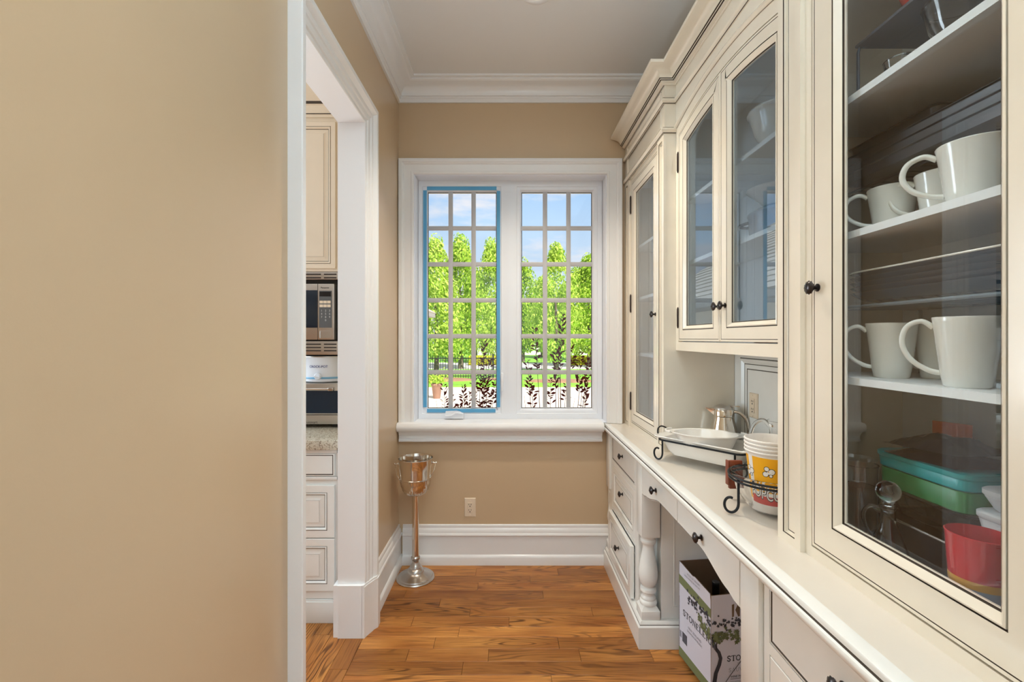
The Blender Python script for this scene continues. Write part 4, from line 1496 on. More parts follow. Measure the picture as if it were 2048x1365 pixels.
TUBW = mat('white_paper_tub', (244, 238, 232), 0.5)
TUBY = mat('yellow_tub_print', (250, 178, 14), 0.5)
TUBR = mat('red_tub_print', (206, 40, 36), 0.5)
TUBK = mat('black_tub_print', (30, 26, 34), 0.5)
def make_tub():
    H, r0, r1 = 0.188, 0.054, 0.0765
    t = thing('popcorn_tub', 'paper popcorn tub, lowest of the nested stack in the glass bowl', 'tub', (0, 0, 0), 'nested popcorn tubs')
    b = MB()
    n = 72
    def mf(i, j):
        if i == 0: return TUBW
        if 1 <= i <= 2:
            return TUBY if (j % 18) < 15 else TUBW
        return TUBW
    R = lambda z: r0 + (r1 - r0) * z / H
    b.lathe([(R(0), 0.0), (R(0.03), 0.03), (R(0.10), 0.10), (R(0.172), 0.172), (R(0.178), 0.178), (R(H) + 0.0025, H - 0.006), (R(H) + 0.0042, H - 0.003), (R(H) + 0.0035, H), (R(H) + 0.0005, H + 0.001), (R(H) - 0.0012, H - 0.002), (R(0.06) - 0.001, 0.06), (R(0.002) - 0.001, 0.002), (0.0001, 0.002)],
            (0, 0, 0), TUBW, n, rot=math.atan2(-by, -bx) - 0.83, mf=mf)
    b.obj('wall', t)
    a_c = math.atan2(-by, -bx)
    def wrap(x, z, e):
        r = R(z) + e
        a = a_c + x / r
        return (r * math.cos(a), r * math.sin(a), z)
    b = MB()
    def disc(x, z, r, m, e, ex=1.0):
        k = 14
        b.add([wrap(x, z, e)] + [wrap(x + r * ex * math.cos(2 * PI * i / k), z + r * math.sin(2 * PI * i / k), e) for i in range(k)], [(0, 1 + i, 1 + (i + 1) % k) for i in range(k)], m)
    for (x, z) in ((-0.008, 0.128), (0.042, 0.118), (-0.072, 0.12)):
        lob = ((-0.006, 0.011, 0.0065), (0.008, 0.003, 0.0085), (-0.009, -0.006, 0.0075), (0.001, 0.0, 0.006), (0.006, -0.010, 0.004))
        for (dx, dz, r) in lob:
            disc(x + dx, z + dz, r + 0.0016, TUBK, 0.0007)
        for (dx, dz, r) in lob:
            disc(x + dx, z + dz, r, TUBW, 0.0011)
        disc(x - 0.001, z + 0.003, 0.002, TUBY, 0.0014)
    b.obj('popcorn_print', t, angle=0, normals=False)['kind'] = 'stuff'
    b = MB()
    # red ribbon and the lettering across it
    m = 20
    for (z0, z1, mm, e) in ((0.018, 0.062, TUBW, 0.0006), (0.022, 0.050, TUBR, 0.0008)):
        vs = [wrap(-0.062 + 0.124 * i / m, z, e) for i in range(m + 1) for z in (z0, z1)]
        b.add(vs, [(2 * i, 2 * i + 2, 2 * i + 3, 2 * i + 1) for i in range(m)], mm)
    for (off, mm, e) in ((0.0022, TUBK, 0.0012), (0.0, TUBW, 0.0017)):
        vs, fs = text_polys('POPCORN', 0.040, off)
        b.add([wrap(x * 0.70, 0.058 + y * 1.35 - 0.004 * math.cos(x * 40), e) for x, y in vs], fs, mm)
    b.obj('lettering', t, angle=0, normals=False)['kind'] = 'stuff'
    return t
tub = make_tub()
tub.location = (bx, by, 0.9525)
for i, lab in ((1, 'second'), (2, 'third'), (3, 'topmost')):
    dup(tub, (bx, by, 0.9525 + 0.0118 * i), 0, label='paper popcorn tub, %s of the nested stack, only its rim showing' % lab if i < 3 else 'paper popcorn tub, topmost of the nested stack with its open mouth showing')

# ================================================================== CARTON UNDER THE DESK
ca, cb_, bwid, blen = Vector((0.806, 2.156)), Vector((0.847, 1.904)), 0.33, 0.255
ud = (cb_ - ca).normalized()                   # along the long face, towards the camera
vd = Vector((-ud.y, ud.x))                     # into the knee space
if vd.x < 0: vd = -vd
U3, V3 = Vector((ud.x, ud.y, 0)), Vector((vd.x, vd.y, 0))
O3 = Vector((ca.x, ca.y, 0))
t = thing('wine_carton', 'opened white wine carton printed with a vine, on the floor under the desk', 'box', tuple(O3 + U3 * blen / 2 + V3 * bwid / 2))
Zv = Vector((0, 0, 1))
fl_ = F(O3, U3, Zv, -V3)                        # long face: u runs towards the camera
fc_ = F(O3 + U3 * blen, V3, Zv, U3)             # face towards the camera: u runs into the knee space
fb_ = F(O3 + V3 * bwid, U3, Zv, V3)
fa_ = F(O3, V3, Zv, -U3)
TH = 0.005
def panel(name, fr, poly, lean=0.0):
    b = MB()
    b.prism(fr, poly, -0.0006, 0.0, BOXW)
    b.prism(fr, poly, -TH, -0.0007, CARD)
    return b.obj(name, t, angle=0)
pl_ = panel('side_panel', fl_, [(0, 0.004), (blen - 0.004, 0.004), (blen - 0.004, 0.28), (blen - 0.006, 0.40), (blen - 0.010, 0.424), (0.13, 0.436), (0.115, 0.431), (0.0, 0.446)])
pc_ = panel('end_panel', fc_, [(0.0, 0.004), (bwid, 0.004), (bwid, 0.420), (0.0, 0.420)])
panel('side_panel', fb_, [(0, 0.004), (blen, 0.004), (blen, 0.435), (0, 0.44)])
panel('end_panel', fa_, [(0, 0.004), (bwid, 0.004), (bwid, 0.44), (0, 0.446)])
b = MB()
b.prism(F(O3, U3, V3, Zv), rect(0, 0, blen, bwid), 0.001, 0.008, CARD)
b.obj('bottom', t, angle=0)
b = MB()
for i in (1, 2):
    q = O3 + V3 * (bwid * i / 3)
    b.prism(F(q, U3, Zv, V3), rect(0.008, 0.01, blen - 0.008, 0.30), -0.001, 0.001, CARD)
q = O3 + U3 * (blen / 2)
b.prism(F(q, V3, Zv, U3), rect(0.008, 0.01, bwid - 0.008, 0.30), -0.001, 0.001, CARD)
b.obj('dividers', t, angle=0)['kind'] = 'stuff'
rnd = random.Random(3)
def ivy(mb, fr, u, v, s, m, d, a):
    p = []
    for i in range(10):
        an = a + 2 * PI * i / 10
        r = s * ((1.0, 0.5, 0.85, 0.45, 0.7, 0.3, 0.7, 0.45, 0.85, 0.5)[i])
        p.append((u + r * math.cos(an), v + r * math.sin(an)))
    k = len(p)
    mb.add([fr.p(u, v, d)] + [fr.p(x, y, d) for x, y in p], [(0, 1 + i, 1 + (i + 1) % k) for i in range(k)], m)
b = MB()
b.prism(fl_, [(0.0, 0.345), (blen - 0.005, 0.325), (blen - 0.005, 0.362), (0.0, 0.385)], 0.0, 0.0006, OLIVE)
b.prism(fl_, rect(0.0, 0.004, blen - 0.004, 0.045), 0.0, 0.0006, OLIVE)
for i in range(70):
    f = rnd.random()
    ivy(b, fl_, 0.075 + 0.175 * f, 0.318 - 0.012 * f + rnd.gauss(0, 0.014), rnd.uniform(0.006, 0.011), INK, 0.0008 + 0.00001 * i, rnd.uniform(0, 6.3))
for i in range(60):
    f = rnd.random() ** 0.7
    ivy(b, fl_, 0.145 + 0.105 * f, 0.278 - 0.03 * f + rnd.gauss(0, 0.014), rnd.uniform(0.007, 0.012), (OLIVE2, OLIVE)[i % 2], 0.0020 + 0.00001 * i, rnd.uniform(0, 6.3))
b.obj('vine_print', pl_, angle=0, normals=False)['kind'] = 'stuff'
b = MB()
serif_line(b, fl_, 'STONELEIGH', 0.0265, 0.034, 0.212, 0.0008, INK, 0.105)
lettering(b, fl_, 'NEW ZEALAND', 0.015, 0.130, 0.178, 0.0008, INK2)
lettering(b, fl_, 'SAUVIGNON BLANC', 0.013, 0.130, 0.160, 0.0008, INK2)
lettering(b, fl_, 'WINE OF ORIGIN', 0.013, 0.120, 0.418, 0.0008, INK2)
lettering(b, fl_, 'WINE INSPIRED BY NATURE', 0.010, 0.110, 0.402, 0.0008, INK2)
for i in range(9):
    b.prism(fl_, rect(0.030 + i * 0.0045, 0.085, 0.0325 + i * 0.0045, 0.130), 0.0, 0.0008, INK)
b.prism(fl_, rect(0.008, 0.095, 0.022, 0.125), 0.0, 0.0008, INK2)
b.obj('lettering', pl_, angle=0, normals=False)['kind'] = 'stuff'
b = MB()
for i in range(95):
    f = rnd.random()
    ivy(b, fc_, 0.006 + 0.30 * f, 0.298 + 0.006 * math.sin(20 * f) + rnd.gauss(0, 0.011), rnd.uniform(0.006, 0.011), INK, 0.0008 + 0.00001 * i, rnd.uniform(0, 6.3))
for i in range(110):
    f = rnd.random()
    ivy(b, fc_, 0.004 + 0.30 * f, 0.246 + 0.004 * math.sin(17 * f) + rnd.gauss(0, 0.014), rnd.uniform(0.008, 0.014), (OLIVE2, OLIVE2, OLIVE)[i % 3], 0.0022 + 0.00001 * i, rnd.uniform(0, 6.3))
b.obj('vine_print', pc_, angle=0, normals=False)['kind'] = 'stuff'
b = MB()
def ribbon(fr, pts, w, m, d):
    n = len(pts)
    vs = []
    for i, (u, v) in enumerate(pts):
        a = Vector(pts[max(0, i - 1)])
        c = Vector(pts[min(n - 1, i + 1)])
        tt = (c - a).normalized()
        ww = w(i / (n - 1)) if callable(w) else w
        vs += [fr.p(u - tt.y * ww, v + tt.x * ww, d), fr.p(u + tt.y * ww, v - tt.x * ww, d)]
    b.add(vs, [(2 * i, 2 * i + 1, 2 * i + 3, 2 * i + 2) for i in range(n - 1)], m)
ribbon(fc_, [(0.010, 0.0), (0.012, 0.05), (0.020, 0.095), (0.036, 0.13), (0.042, 0.155), (0.034, 0.18), (0.018, 0.20), (0.008, 0.225), (0.006, 0.25)], lambda f: 0.010 - 0.004 * f, INK, 0.0012)
ribbon(fc_, [(0.024, 0.193), (0.022, 0.215), (0.032, 0.235), (0.05, 0.245)], 0.003, INK, 0.0012)
ribbon(fc_, [(0.045, 0.03), (0.09, 0.085), (0.14, 0.14), (0.19, 0.19)], 0.0016, INK, 0.0026)
b.obj('vine_trunk', pc_, angle=0, normals=False)
b = MB()
serif_line(b, fc_, 'STONELEIGH', 0.0225, 0.070, 0.138, 0.0008, INK, 0.115)
lettering(b, fc_, 'MARLBOROUGH', 0.008, 0.150, 0.126, 0.0008, INK2)
serif_line(b, fc_, 'SAUVIGNON', 0.0165, 0.078, 0.092, 0.0008, INK2, 0.07)
lettering(b, fc_, 'WINE INSPIRED BY NATURE', 0.0125, 0.088, 0.071, 0.0008, INK, 0.0002, 'LEFT')
b.prism(fc_, rect(0.088, 0.061, 0.26, 0.0622), 0.0, 0.0008, INK)
for i in range(3):
    lettering(b, fc_, ('Sourced from the stones of', 'sunlit river vineyards and', 'grown with care'), 0.009, 0.088, 0.050 - i * 0.012, 0.0008, INK2, 0, 'LEFT') if False else lettering(b, fc_, ('Sourced from the stones of', 'sunlit river vineyards and', 'grown with care')[i], 0.009, 0.088, 0.050 - i * 0.012, 0.0008, INK2, 0, 'LEFT')
# torn hand hole showing bare board
b.add([fc_.p(u, v, 0.0008) for u, v in ((0.094, 0.375), (0.105, 0.378), (0.104, 0.325), (0.095, 0.322))], [(0, 1, 2, 3)], CARD)
b.add([fc_.p(u, v, 0.0008) for u, v in ((0.124, 0.378), (0.132, 0.374), (0.131, 0.325), (0.124, 0.322), (0.110, 0.352))], [(0, 1, 2, 3, 4)], CARD)
b.obj('lettering', pc_, angle=0, normals=False)['kind'] = 'stuff'
bp_ = O3 + U3 * (blen * 0.62) + V3 * 0.085
t = thing('wine_bottle', 'dark wine bottle standing in the open carton, only its neck showing', 'bottle', (bp_.x, bp_.y, 0.009))
b = MB()
b.lathe([(0.0001, 0.0), (0.034, 0.0), (0.037, 0.004), (0.037, 0.20), (0.034, 0.225), (0.018, 0.262), (0.0145, 0.285), (0.0142, 0.33)], (bp_.x, bp_.y, 0.009), mat('dark_bottle_glass', (20, 26, 18), 0.08), 24)
b.obj('body', t)
b = MB()
b.lathe([(0.0150, 0.325), (0.0150, 0.395), (0.0155, 0.396), (0.0155, 0.412), (0.0145, 0.414), (0.0001, 0.414)], (bp_.x, bp_.y, 0.009), BLACKP, 20)
b.obj('cap', t)

# ================================================================== DISHES BEHIND GLASS
def pouring_handle(rr, h, m, r=0.0048):
    return [(rr * 0.93, 0, h * 0.85), (rr * 1.28, 0, h * 0.95), (rr * 1.72, 0, h * 0.86), (rr * 1.86, 0, h * 0.62), (rr * 1.60, 0, h * 0.38), (rr * 1.10, 0, h * 0.23), (rr * 0.74, 0, h * 0.19)]
def make_mug(r, h, label):
    t = thing('mug', label, 'mug', (0, 0, 0), 'white mugs in the display cabinet')
    b = MB()
    b.lathe([(0.0001, 0.0), (r * 0.62, 0.0), (r * 0.68, 0.003), (r * 0.76, h * 0.2), (r * 0.88, h * 0.62), (r * 0.97, h * 0.93), (r, h * 0.985), (r * 0.985, h), (r * 0.95, h * 0.99), (r * 0.90, h * 0.9), (r * 0.70, h * 0.2), (r * 0.6, 0.006), (0.0001, 0.006)], (0, 0, 0), MUGW, 36)
    b.obj('cup', t)
    b = MB()
    b.tube(pouring_handle(r, h, MUGW), 0.0050, MUGW, 10, 5)
    b.obj('handle', t)
    return t
Z1, Z2, Z3 = 1.406, 1.757, 2.083
def hang(x, y, extra=0.0):
    return math.atan2(x, -y) + extra
mug = make_mug(0.050, 0.105, 'white mug at the left end of the middle shelf of the nearest cabinet')
mug.location = (0.925, 1.098, Z2)
mug.rotation_euler = (0, 0, hang(0.93, 1.1))
dup(mug, (0.950, 0.995, Z2), hang(0.945, 1.0, -0.2), 'white mug half hidden between two others on the middle shelf')
dup(mug, (0.885, 0.865, Z2), hang(0.885, 0.865), 'large white mug at the right end of the middle shelf of the nearest cabinet', scale=(1.12, 1.12, 1.08))
tall = make_mug(0.0500, 0.130, 'tall white mug at the left end of the lower shelf under the wire riser')
tall.location = (0.912, 1.085, Z1)
tall.rotation_euler = (0, 0, hang(0.91, 1.08))
dup(tall, (1.0, 1.060, Z1), hang(1.0, 1.06, -0.25), 'white mug behind and between two tall mugs on the lower shelf', scale=(0.92, 0.92, 1.0))
dup(tall, (0.878, 0.872, Z1), hang(0.88, 0.87), 'tall white mug nearest the camera on the lower shelf under the wire riser', scale=(1.02, 1.02, 1.04))

NAVY = mat('navy_blue_platter', (42, 62, 78), 0.22)
DARKT = mat('dark_nonstick', (38, 44, 52), 0.3)
GREYW = mat('grey_coated_wire', (120, 134, 144), 0.35, 0.3)
GREYR = mat('dark_grey_riser', (74, 78, 88), 0.4)
def wire_riser(name, x0, x1, y0, y1, z0, z1, label, m=GREYW):
    t = thing(name, label, 'rack', ((x0 + x1) / 2, (y0 + y1) / 2, z0))
    for (y) in (y0, y1):
        b = MB()
        b.tube([(x0, y, z0 + 0.001), (x0, y, z1 - 0.02), (x0, y, z1 - 0.006), (x0 + 0.006, y, z1), (x0 + 0.02, y, z1), (x1 - 0.02, y, z1), (x1 - 0.006, y, z1), (x1, y, z1 - 0.006), (x1, y, z1 - 0.02), (x1, y, z0 + 0.001)], 0.0042, m, 8)
        b.obj('leg_frame', t)
    b = MB()
    b.tube([(x0 + 0.012, y0, z1), (x0 + 0.012, y1, z1)], 0.0042, m, 8)
    b.tube([(x1 - 0.012, y0, z1), (x1 - 0.012, y1, z1)], 0.0042, m, 8)
    b.obj('rail', t)
    n = int((y1 - y0) / 0.035)
    b = MB()
    for i in range(1, n):
        y = y0 + (y1 - y0) * i / n
        b.tube([(x0 + 0.012, y, z1), (x1 - 0.012, y, z1)], 0.0022, m, 6)
    b.obj('wires', t)['kind'] = 'stuff'
    return t
wire_riser('wire_shelf_riser', 0.850, 1.09, 0.760, 1.205, Z1, 1.578, 'grey wire riser over the tall mugs on the lower shelf, carrying blue platters')
def platter(label, grp, c, hx, hy, z, m, rim=None, h=0.020):
    t = thing('platter', label, 'platter', (c[0], c[1], z), grp)
    b = MB()
    C = Vector((c[0], c[1], 0))
    lp = []
    for (k, zz) in ((0.66, 0.0), (0.72, 0.002), (0.86, 0.008), (0.99, h - 0.002), (1.0, h), (0.985, h + 0.001), (0.84, 0.012), (0.70, 0.006)):
        lp.append(place(C, 0, rrect(0, 0, hx * k, hy * k, min(hx, hy) * k * 0.55, 8), z + zz))
    lofted(b, lp, m, True, True)
    b.obj('body', t)
    if rim:
        b = MB()
        b.tube([Vector((x + c[0], y + c[1], z + h)) for x, y in rrect(0, 0, hx, hy, min(hx, hy) * 0.55, 8)], 0.0022, rim, 6, closed=True)
        b.obj('rim', t)
    return t
ords = ('lowest', 'second', 'third', 'fourth')
for i in range(5):
    platter('navy blue platter, %s of the stack on the wire riser' % (ords[i] if i < 4 else 'topmost with its cream rim'), 'blue platters on the wire riser', (0.965, 0.955), 0.112, 0.225, 1.5835 + 0.0125 * i, NAVY, MUGW if i == 4 else None, 0.028)
wire_riser('wire_shelf_riser', 0.905, 1.09, 0.70, 1.24, Z2, 1.888, 'dark wire riser standing behind the mugs on the middle shelf', DARKT)
def tray(label, grp, x0, x1, y0, y1, z, m=DARKT, h=0.022):
    t = thing('baking_tray', label, 'tray', ((x0 + x1) / 2, (y0 + y1) / 2, z), grp)
    b = MB()
    C = Vector(((x0 + x1) / 2, (y0 + y1) / 2, 0))
    hx, hy = (x1 - x0) / 2, (y1 - y0) / 2
    lp = [place(C, 0, rrect(0, 0, hx - d, hy - d, 0.015), z + zz) for d, zz in ((0.014, 0.0), (0.010, 0.002), (0.004, h - 0.002), (0.0, h), (0.0, h + 0.0015), (0.006, h), (0.013, 0.003))]
    lofted(b, lp, m, True, True)
    b.obj('body', t)
    return t
tray('dark baking tray, lowest of the pile behind the mugs on the middle shelf', 'dark baking trays', 0.858, 1.10, 0.675, 1.20, 1.893)
tray('dark baking tray, second of the pile behind the mugs on the middle shelf', 'dark baking trays', 0.868, 1.10, 0.69, 1.21, 1.918)
tray('dark baking tray, third of the pile behind the mugs on the middle shelf', 'dark baking trays', 0.878, 1.10, 0.69, 1.22, 1.943)
tray('deep dark roasting tray on top of the pile on the middle shelf', 'dark baking trays', 0.93, 1.10, 0.99, 1.255, 1.968, h=0.045)

# top shelf
t = thing('shelf_riser', 'dark grey solid-topped riser on the top shelf of the nearest cabinet', 'rack', (0.96, 0.87, Z3))
b = MB()
b.box((0.835, 0.66, 2.199), (1.09, 1.10, 2.207), GREYR, 0.003)
b.obj('top', t)
for y in (0.668, 1.092):
    b = MB()
    b.tube([(0.838, y, Z3 + 0.001), (0.838, y, 2.185), (0.842, y, 2.199), (0.86, y, 2.203), (1.06, y, 2.203), (1.082, y, 2.199), (1.087, y, 2.185), (1.087, y, Z3 + 0.001)], 0.0035, GREYR, 8)
    b.obj('leg_frame', t)
t = thing('red_bowl', 'red bowl on top of the grey riser at the top of the nearest cabinet', 'bowl', (0.955, 0.985, 2.208))
b = MB()
b.lathe([(0.0001, 0.0), (0.045, 0.0), (0.050, 0.004), (0.075, 0.04), (0.090, 0.085), (0.0925, 0.09), (0.090, 0.091), (0.087, 0.085), (0.072, 0.043), (0.045, 0.008), (0.0001, 0.006)], (0.955, 0.985, 2.208), mat('red_enamel', (208, 62, 46), 0.25), 32)
b.obj('bowl', t)
t = thing('glass_bowl', 'clear glass bowl on the top shelf under the grey riser', 'bowl', (0.90, 0.90, Z3))
b = MB()
b.lathe([(0.0001, 0.0), (0.030, 0.0), (0.034, 0.004), (0.052, 0.04), (0.062, 0.085), (0.0645, 0.089), (0.060, 0.088), (0.050, 0.042), (0.030, 0.008), (0.0001, 0.006)], (0.90, 0.90, Z3), GLASSY, 32)
b.obj('bowl', t)
t = thing('drinking_glass', 'small clear glass beside the glass bowl on the top shelf', 'glass', (0.885, 1.03, Z3))
b = MB()
b.lathe([(0.0001, 0.0), (0.022, 0.0), (0.024, 0.003), (0.030, 0.045), (0.031, 0.047), (0.028, 0.046), (0.022, 0.006), (0.0001, 0.005)], (0.885, 1.03, Z3), GLASSY, 24)
b.obj('tumbler', t)

# bottom compartment
Z0 = 0.956
t = thing('glass_cruet', 'clear glass cruet with a round stopper behind the nearest glass door', 'cruet', (0.872, 1.046, Z0))
b = MB()
C = (0.872, 1.046, Z0)
b.lathe([(0.0001, 0.0), (0.040, 0.0), (0.044, 0.004), (0.044, 0.02), (0.036, 0.06), (0.020, 0.105), (0.014, 0.13), (0.014, 0.148), (0.019, 0.156), (0.017, 0.157), (0.0115, 0.148), (0.0115, 0.13), (0.017, 0.104), (0.033, 0.058), (0.040, 0.02), (0.038, 0.008), (0.0001, 0.006)], C, GLASSY, 28)
b.obj('body', t)
b = MB()
b.lathe([(0.010, 0.145), (0.0105, 0.160), (0.014, 0.164), (0.012, 0.170)], C, GLASSY, 20)
b.ball((C[0], C[1], Z0 + 0.192), 0.024, GLASSY, 20, 12)
b.obj('stopper', t)
b = MB()
hv = Vector((-0.77, 0.64, 0))
P = Vector(C)
b.tube([P + hv * 0.013 + Vector((0, 0, 0.148)), P + hv * 0.034 + Vector((0, 0, 0.152)), P + hv * 0.046 + Vector((0, 0, 0.13)), P + hv * 0.040 + Vector((0, 0, 0.10)), P + hv * 0.028 + Vector((0, 0, 0.080))], 0.0042, GLASSY, 10, 4)
b.obj('handle', t)
t = thing('glass_jar', 'tall clear glass jar at the left behind the nearest glass door', 'jar', (0.905, 1.178, Z0))
b = MB()
b.lathe([(0.0001, 0.0), (0.038, 0.0), (0.042, 0.004), (0.042, 0.15), (0.036, 0.165), (0.040, 0.172), (0.041, 0.215), (0.043, 0.220), (0.039, 0.219), (0.037, 0.175), (0.033, 0.165), (0.039, 0.148), (0.039, 0.008), (0.0001, 0.006)], (0.905, 1.178, Z0), GLASSY, 28)
b.obj('jar', t)
t = thing('roasting_pan', 'dark roasting pan with a pale rim at the bottom back of the nearest cabinet', 'pan', (0.99, 1.03, Z0))
b = MB()
C = Vector((0.998, 1.02, 0))
lofted(b, [place(C, 0, rrect(0, 0, hx_, hy_, 0.03), z) for hx_, hy_, z in ((0.075, 0.095, Z0), (0.082, 0.105, Z0 + 0.006), (0.092, 0.118, Z0 + 0.115), (0.096, 0.122, Z0 + 0.120), (0.090, 0.116, Z0 + 0.118), (0.08, 0.10, Z0 + 0.01))], DARKT, True, True)
b.obj('body', t)
b = MB()
b.tube([Vector((C.x + x, C.y + y, Z0 + 0.121)) for x, y in rrect(0, 0, 0.096, 0.122, 0.03)], 0.0028, STEEL, 6, closed=True)
b.obj('rim', t)
t = thing('glass_casserole', 'smoky glass casserole on the roasting pan behind the cruet', 'dish', (0.995, 1.02, Z0 + 0.124))
b = MB()
SMOKE = thick_glass('smoky_glass', (0.62, 0.68, 0.62, 1))
lofted(b, [place(C, 0, rrect(0, 0, hx_, hy_, 0.04), z) for hx_, hy_, z in ((0.062, 0.085, Z0 + 0.1245), (0.07, 0.094, Z0 + 0.128), (0.084, 0.108, Z0 + 0.178), (0.092, 0.116, Z0 + 0.183), (0.092, 0.116, Z0 + 0.186), (0.080, 0.104, Z0 + 0.180), (0.066, 0.09, Z0 + 0.131))], SMOKE, True, True)
b.obj('body', t)
def tub_box(name, label, cat, C, hx, hy, z0, z1, m, lid=None, flare=0.008):
    t = thing(name, label, cat, (C.x, C.y, z0))
    b = MB()
    zt = z1 - (0.014 if lid else 0.0)
    lofted(b, [place(C, 0, rrect(0, 0, hx - flare, hy - flare, 0.02), z0), place(C, 0, rrect(0, 0, hx - flare + 0.003, hy - flare + 0.003, 0.02), z0 + 0.003), place(C, 0, rrect(0, 0, hx - 0.003, hy - 0.003, 0.022), zt - 0.002), place(C, 0, rrect(0, 0, hx - 0.004, hy - 0.004, 0.022), zt)], m, True, bool(lid))
    b.obj('body', t)
    if lid:
        b = MB()
        lofted(b, [place(C, 0, rrect(0, 0, hx - 0.002, hy - 0.002, 0.024), zt), place(C, 0, rrect(0, 0, hx, hy, 0.024), zt + 0.003), place(C, 0, rrect(0, 0, hx, hy, 0.024), z1 - 0.003), place(C, 0, rrect(0, 0, hx - 0.004, hy - 0.004, 0.022), z1)], lid, True, True)
        b.obj('lid', t)
    return t
TEAL = mat('teal_plastic', (28, 172, 178), 0.3)
GREENP = mat('green_plastic', (52, 140, 84), 0.35)
LIME = mat('lime_plastic', (150, 168, 60), 0.4)
WHP = mat('milky_white_plastic', (206, 208, 212), 0.35)
C = Vector((0.995, 1.02, 0))
tub_box('storage_box', 'green food box under the teal-lidded box in the nearest cabinet', 'box', C, 0.086, 0.112, Z0 + 0.187, Z0 + 0.232, GREENP)
b = MB()
tub_box('storage_box', 'food box with a bright teal lid in the nearest cabinet', 'box', C, 0.088, 0.116, Z0 + 0.233, Z0 + 0.272, TEAL, TEAL)
t = thing('snack_bag', 'crumpled shiny black bag lying on the teal-lidded box', 'bag', (0.975, 1.0, Z0 + 0.273))
b = MB()
rnd = random.Random(11)
nx, ny = 10, 8
def bagp(i, j, s):
    x, y = -0.075 + 0.15 * j / ny, -0.09 + 0.18 * i / nx
    ed = min(i, nx - i) / (nx / 2) * 1.0
    ed = min(ed, min(j, ny - j) / (ny / 2))
    h = 0.030 * min(1, ed * 1.6) + rnd.uniform(-0.004, 0.004) * (ed > 0)
    return Vector((0.965 + x * 0.9, 1.005 + y, Z0 + 0.275 + (h + 0.02 + 0.10 * (0.09 - y) * 0.6 if s else 0.004)))
up = [bagp(i, j, 1) for i in range(nx + 1) for j in range(ny + 1)]
dn = [Vector((p.x, p.y, max(Z0 + 0.2735, p.z - 0.026))) for p in up]
N_ = len(up)
fs = [(i * (ny + 1) + j, i * (ny + 1) + j + 1, (i + 1) * (ny + 1) + j + 1, (i + 1) * (ny + 1) + j) for i in range(nx) for j in range(ny)]
BAG = mat('shiny_black_film', (30, 32, 40), 0.14)
b.add(up + dn, fs + [tuple(x + N_ for x in f)[::-1] for f in fs], BAG)
b.obj('film', t, angle=20)
t = thing('price_card', 'small orange card tucked behind the black bag', 'card', (1.04, 1.06, Z0 + 0.273))
b = MB()
b.box((1.040, 1.035, Z0 + 0.2735), (1.043, 1.105, Z0 + 0.345), mat('orange_card', (226, 108, 52), 0.6), rot=0.5)
b.obj('card', t, angle=0)
C2 = Vector((0.995, 0.795, 0))
tub_box('casserole', 'dark casserole at the bottom right of the nearest cabinet', 'dish', C2, 0.082, 0.085, Z0, Z0 + 0.150, DARKT, DARKT)
tub_box('food_container', 'stack-worn milky white food container on the dark casserole', 'box', C2 + Vector((-0.005, 0.0, 0)), 0.092, 0.094, Z0 + 0.151, Z0 + 0.215, WHP, WHP, 0.014)
tub_box('food_container', 'second milky white container above the first, with a wide lid', 'box', C2, 0.088, 0.092, Z0 + 0.216, Z0 + 0.258, WHP, WHP, 0.016)
tub_box('storage_box', 'dark grey box with a pale edge under the white ramekin', 'box', C2 + Vector((0.0, -0.01, 0)), 0.078, 0.075, Z0 + 0.259, Z0 + 0.305, DARKT, DARKT)
t = thing('ramekin', 'white fluted ramekin on the dark grey box', 'dish', (0.985, 0.775, Z0 + 0.306))
b = MB()
k = len(b.v)
lp = []
for (r, z, fl) in ((0.042, 0.0, 0), (0.045, 0.003, 0.03), (0.056, 0.042, 0.03), (0.058, 0.046, 0), (0.058, 0.05, 0), (0.054, 0.049, 0), (0.042, 0.006, 0)):
    lp.append([Vector((0.985 + r * (1 + fl * math.cos(24 * a)) * math.cos(a), 0.775 + r * (1 + fl * math.cos(24 * a)) * math.sin(a), Z0 + 0.306 + z)) for a in [2 * PI * i / 96 for i in range(96)]])
lofted(b, lp, PORC, True, True)
b.obj('body', t)
t = thing('tumbler', 'red plastic tumbler with a yellow band behind the lower right of the nearest door', 'cup', (0.856, 0.828, Z0))
b = MB()
REDP = mat('red_plastic', (204, 44, 56), 0.15, coat=0.3)
YELP = mat('amber_print', (226, 168, 66), 0.3)
PALEB = mat('pale_blue_grey_print', (150, 166, 188), 0.3)
b.lathe([(0.0001, 0.0), (0.036, 0.0), (0.038, 0.004), (0.0385, 0.05), (0.0418, 0.098), (0.0426, 0.112), (0.047, 0.184), (0.048, 0.188), (0.046, 0.189), (0.040, 0.09), (0.035, 0.008), (0.0001, 0.006)], (0.856, 0.828, Z0), REDP, 36,
        mf=lambda i, j: (PALEB if i == 2 or i == 3 else (YELP if i == 4 else REDP)))
b.obj('cup', t)

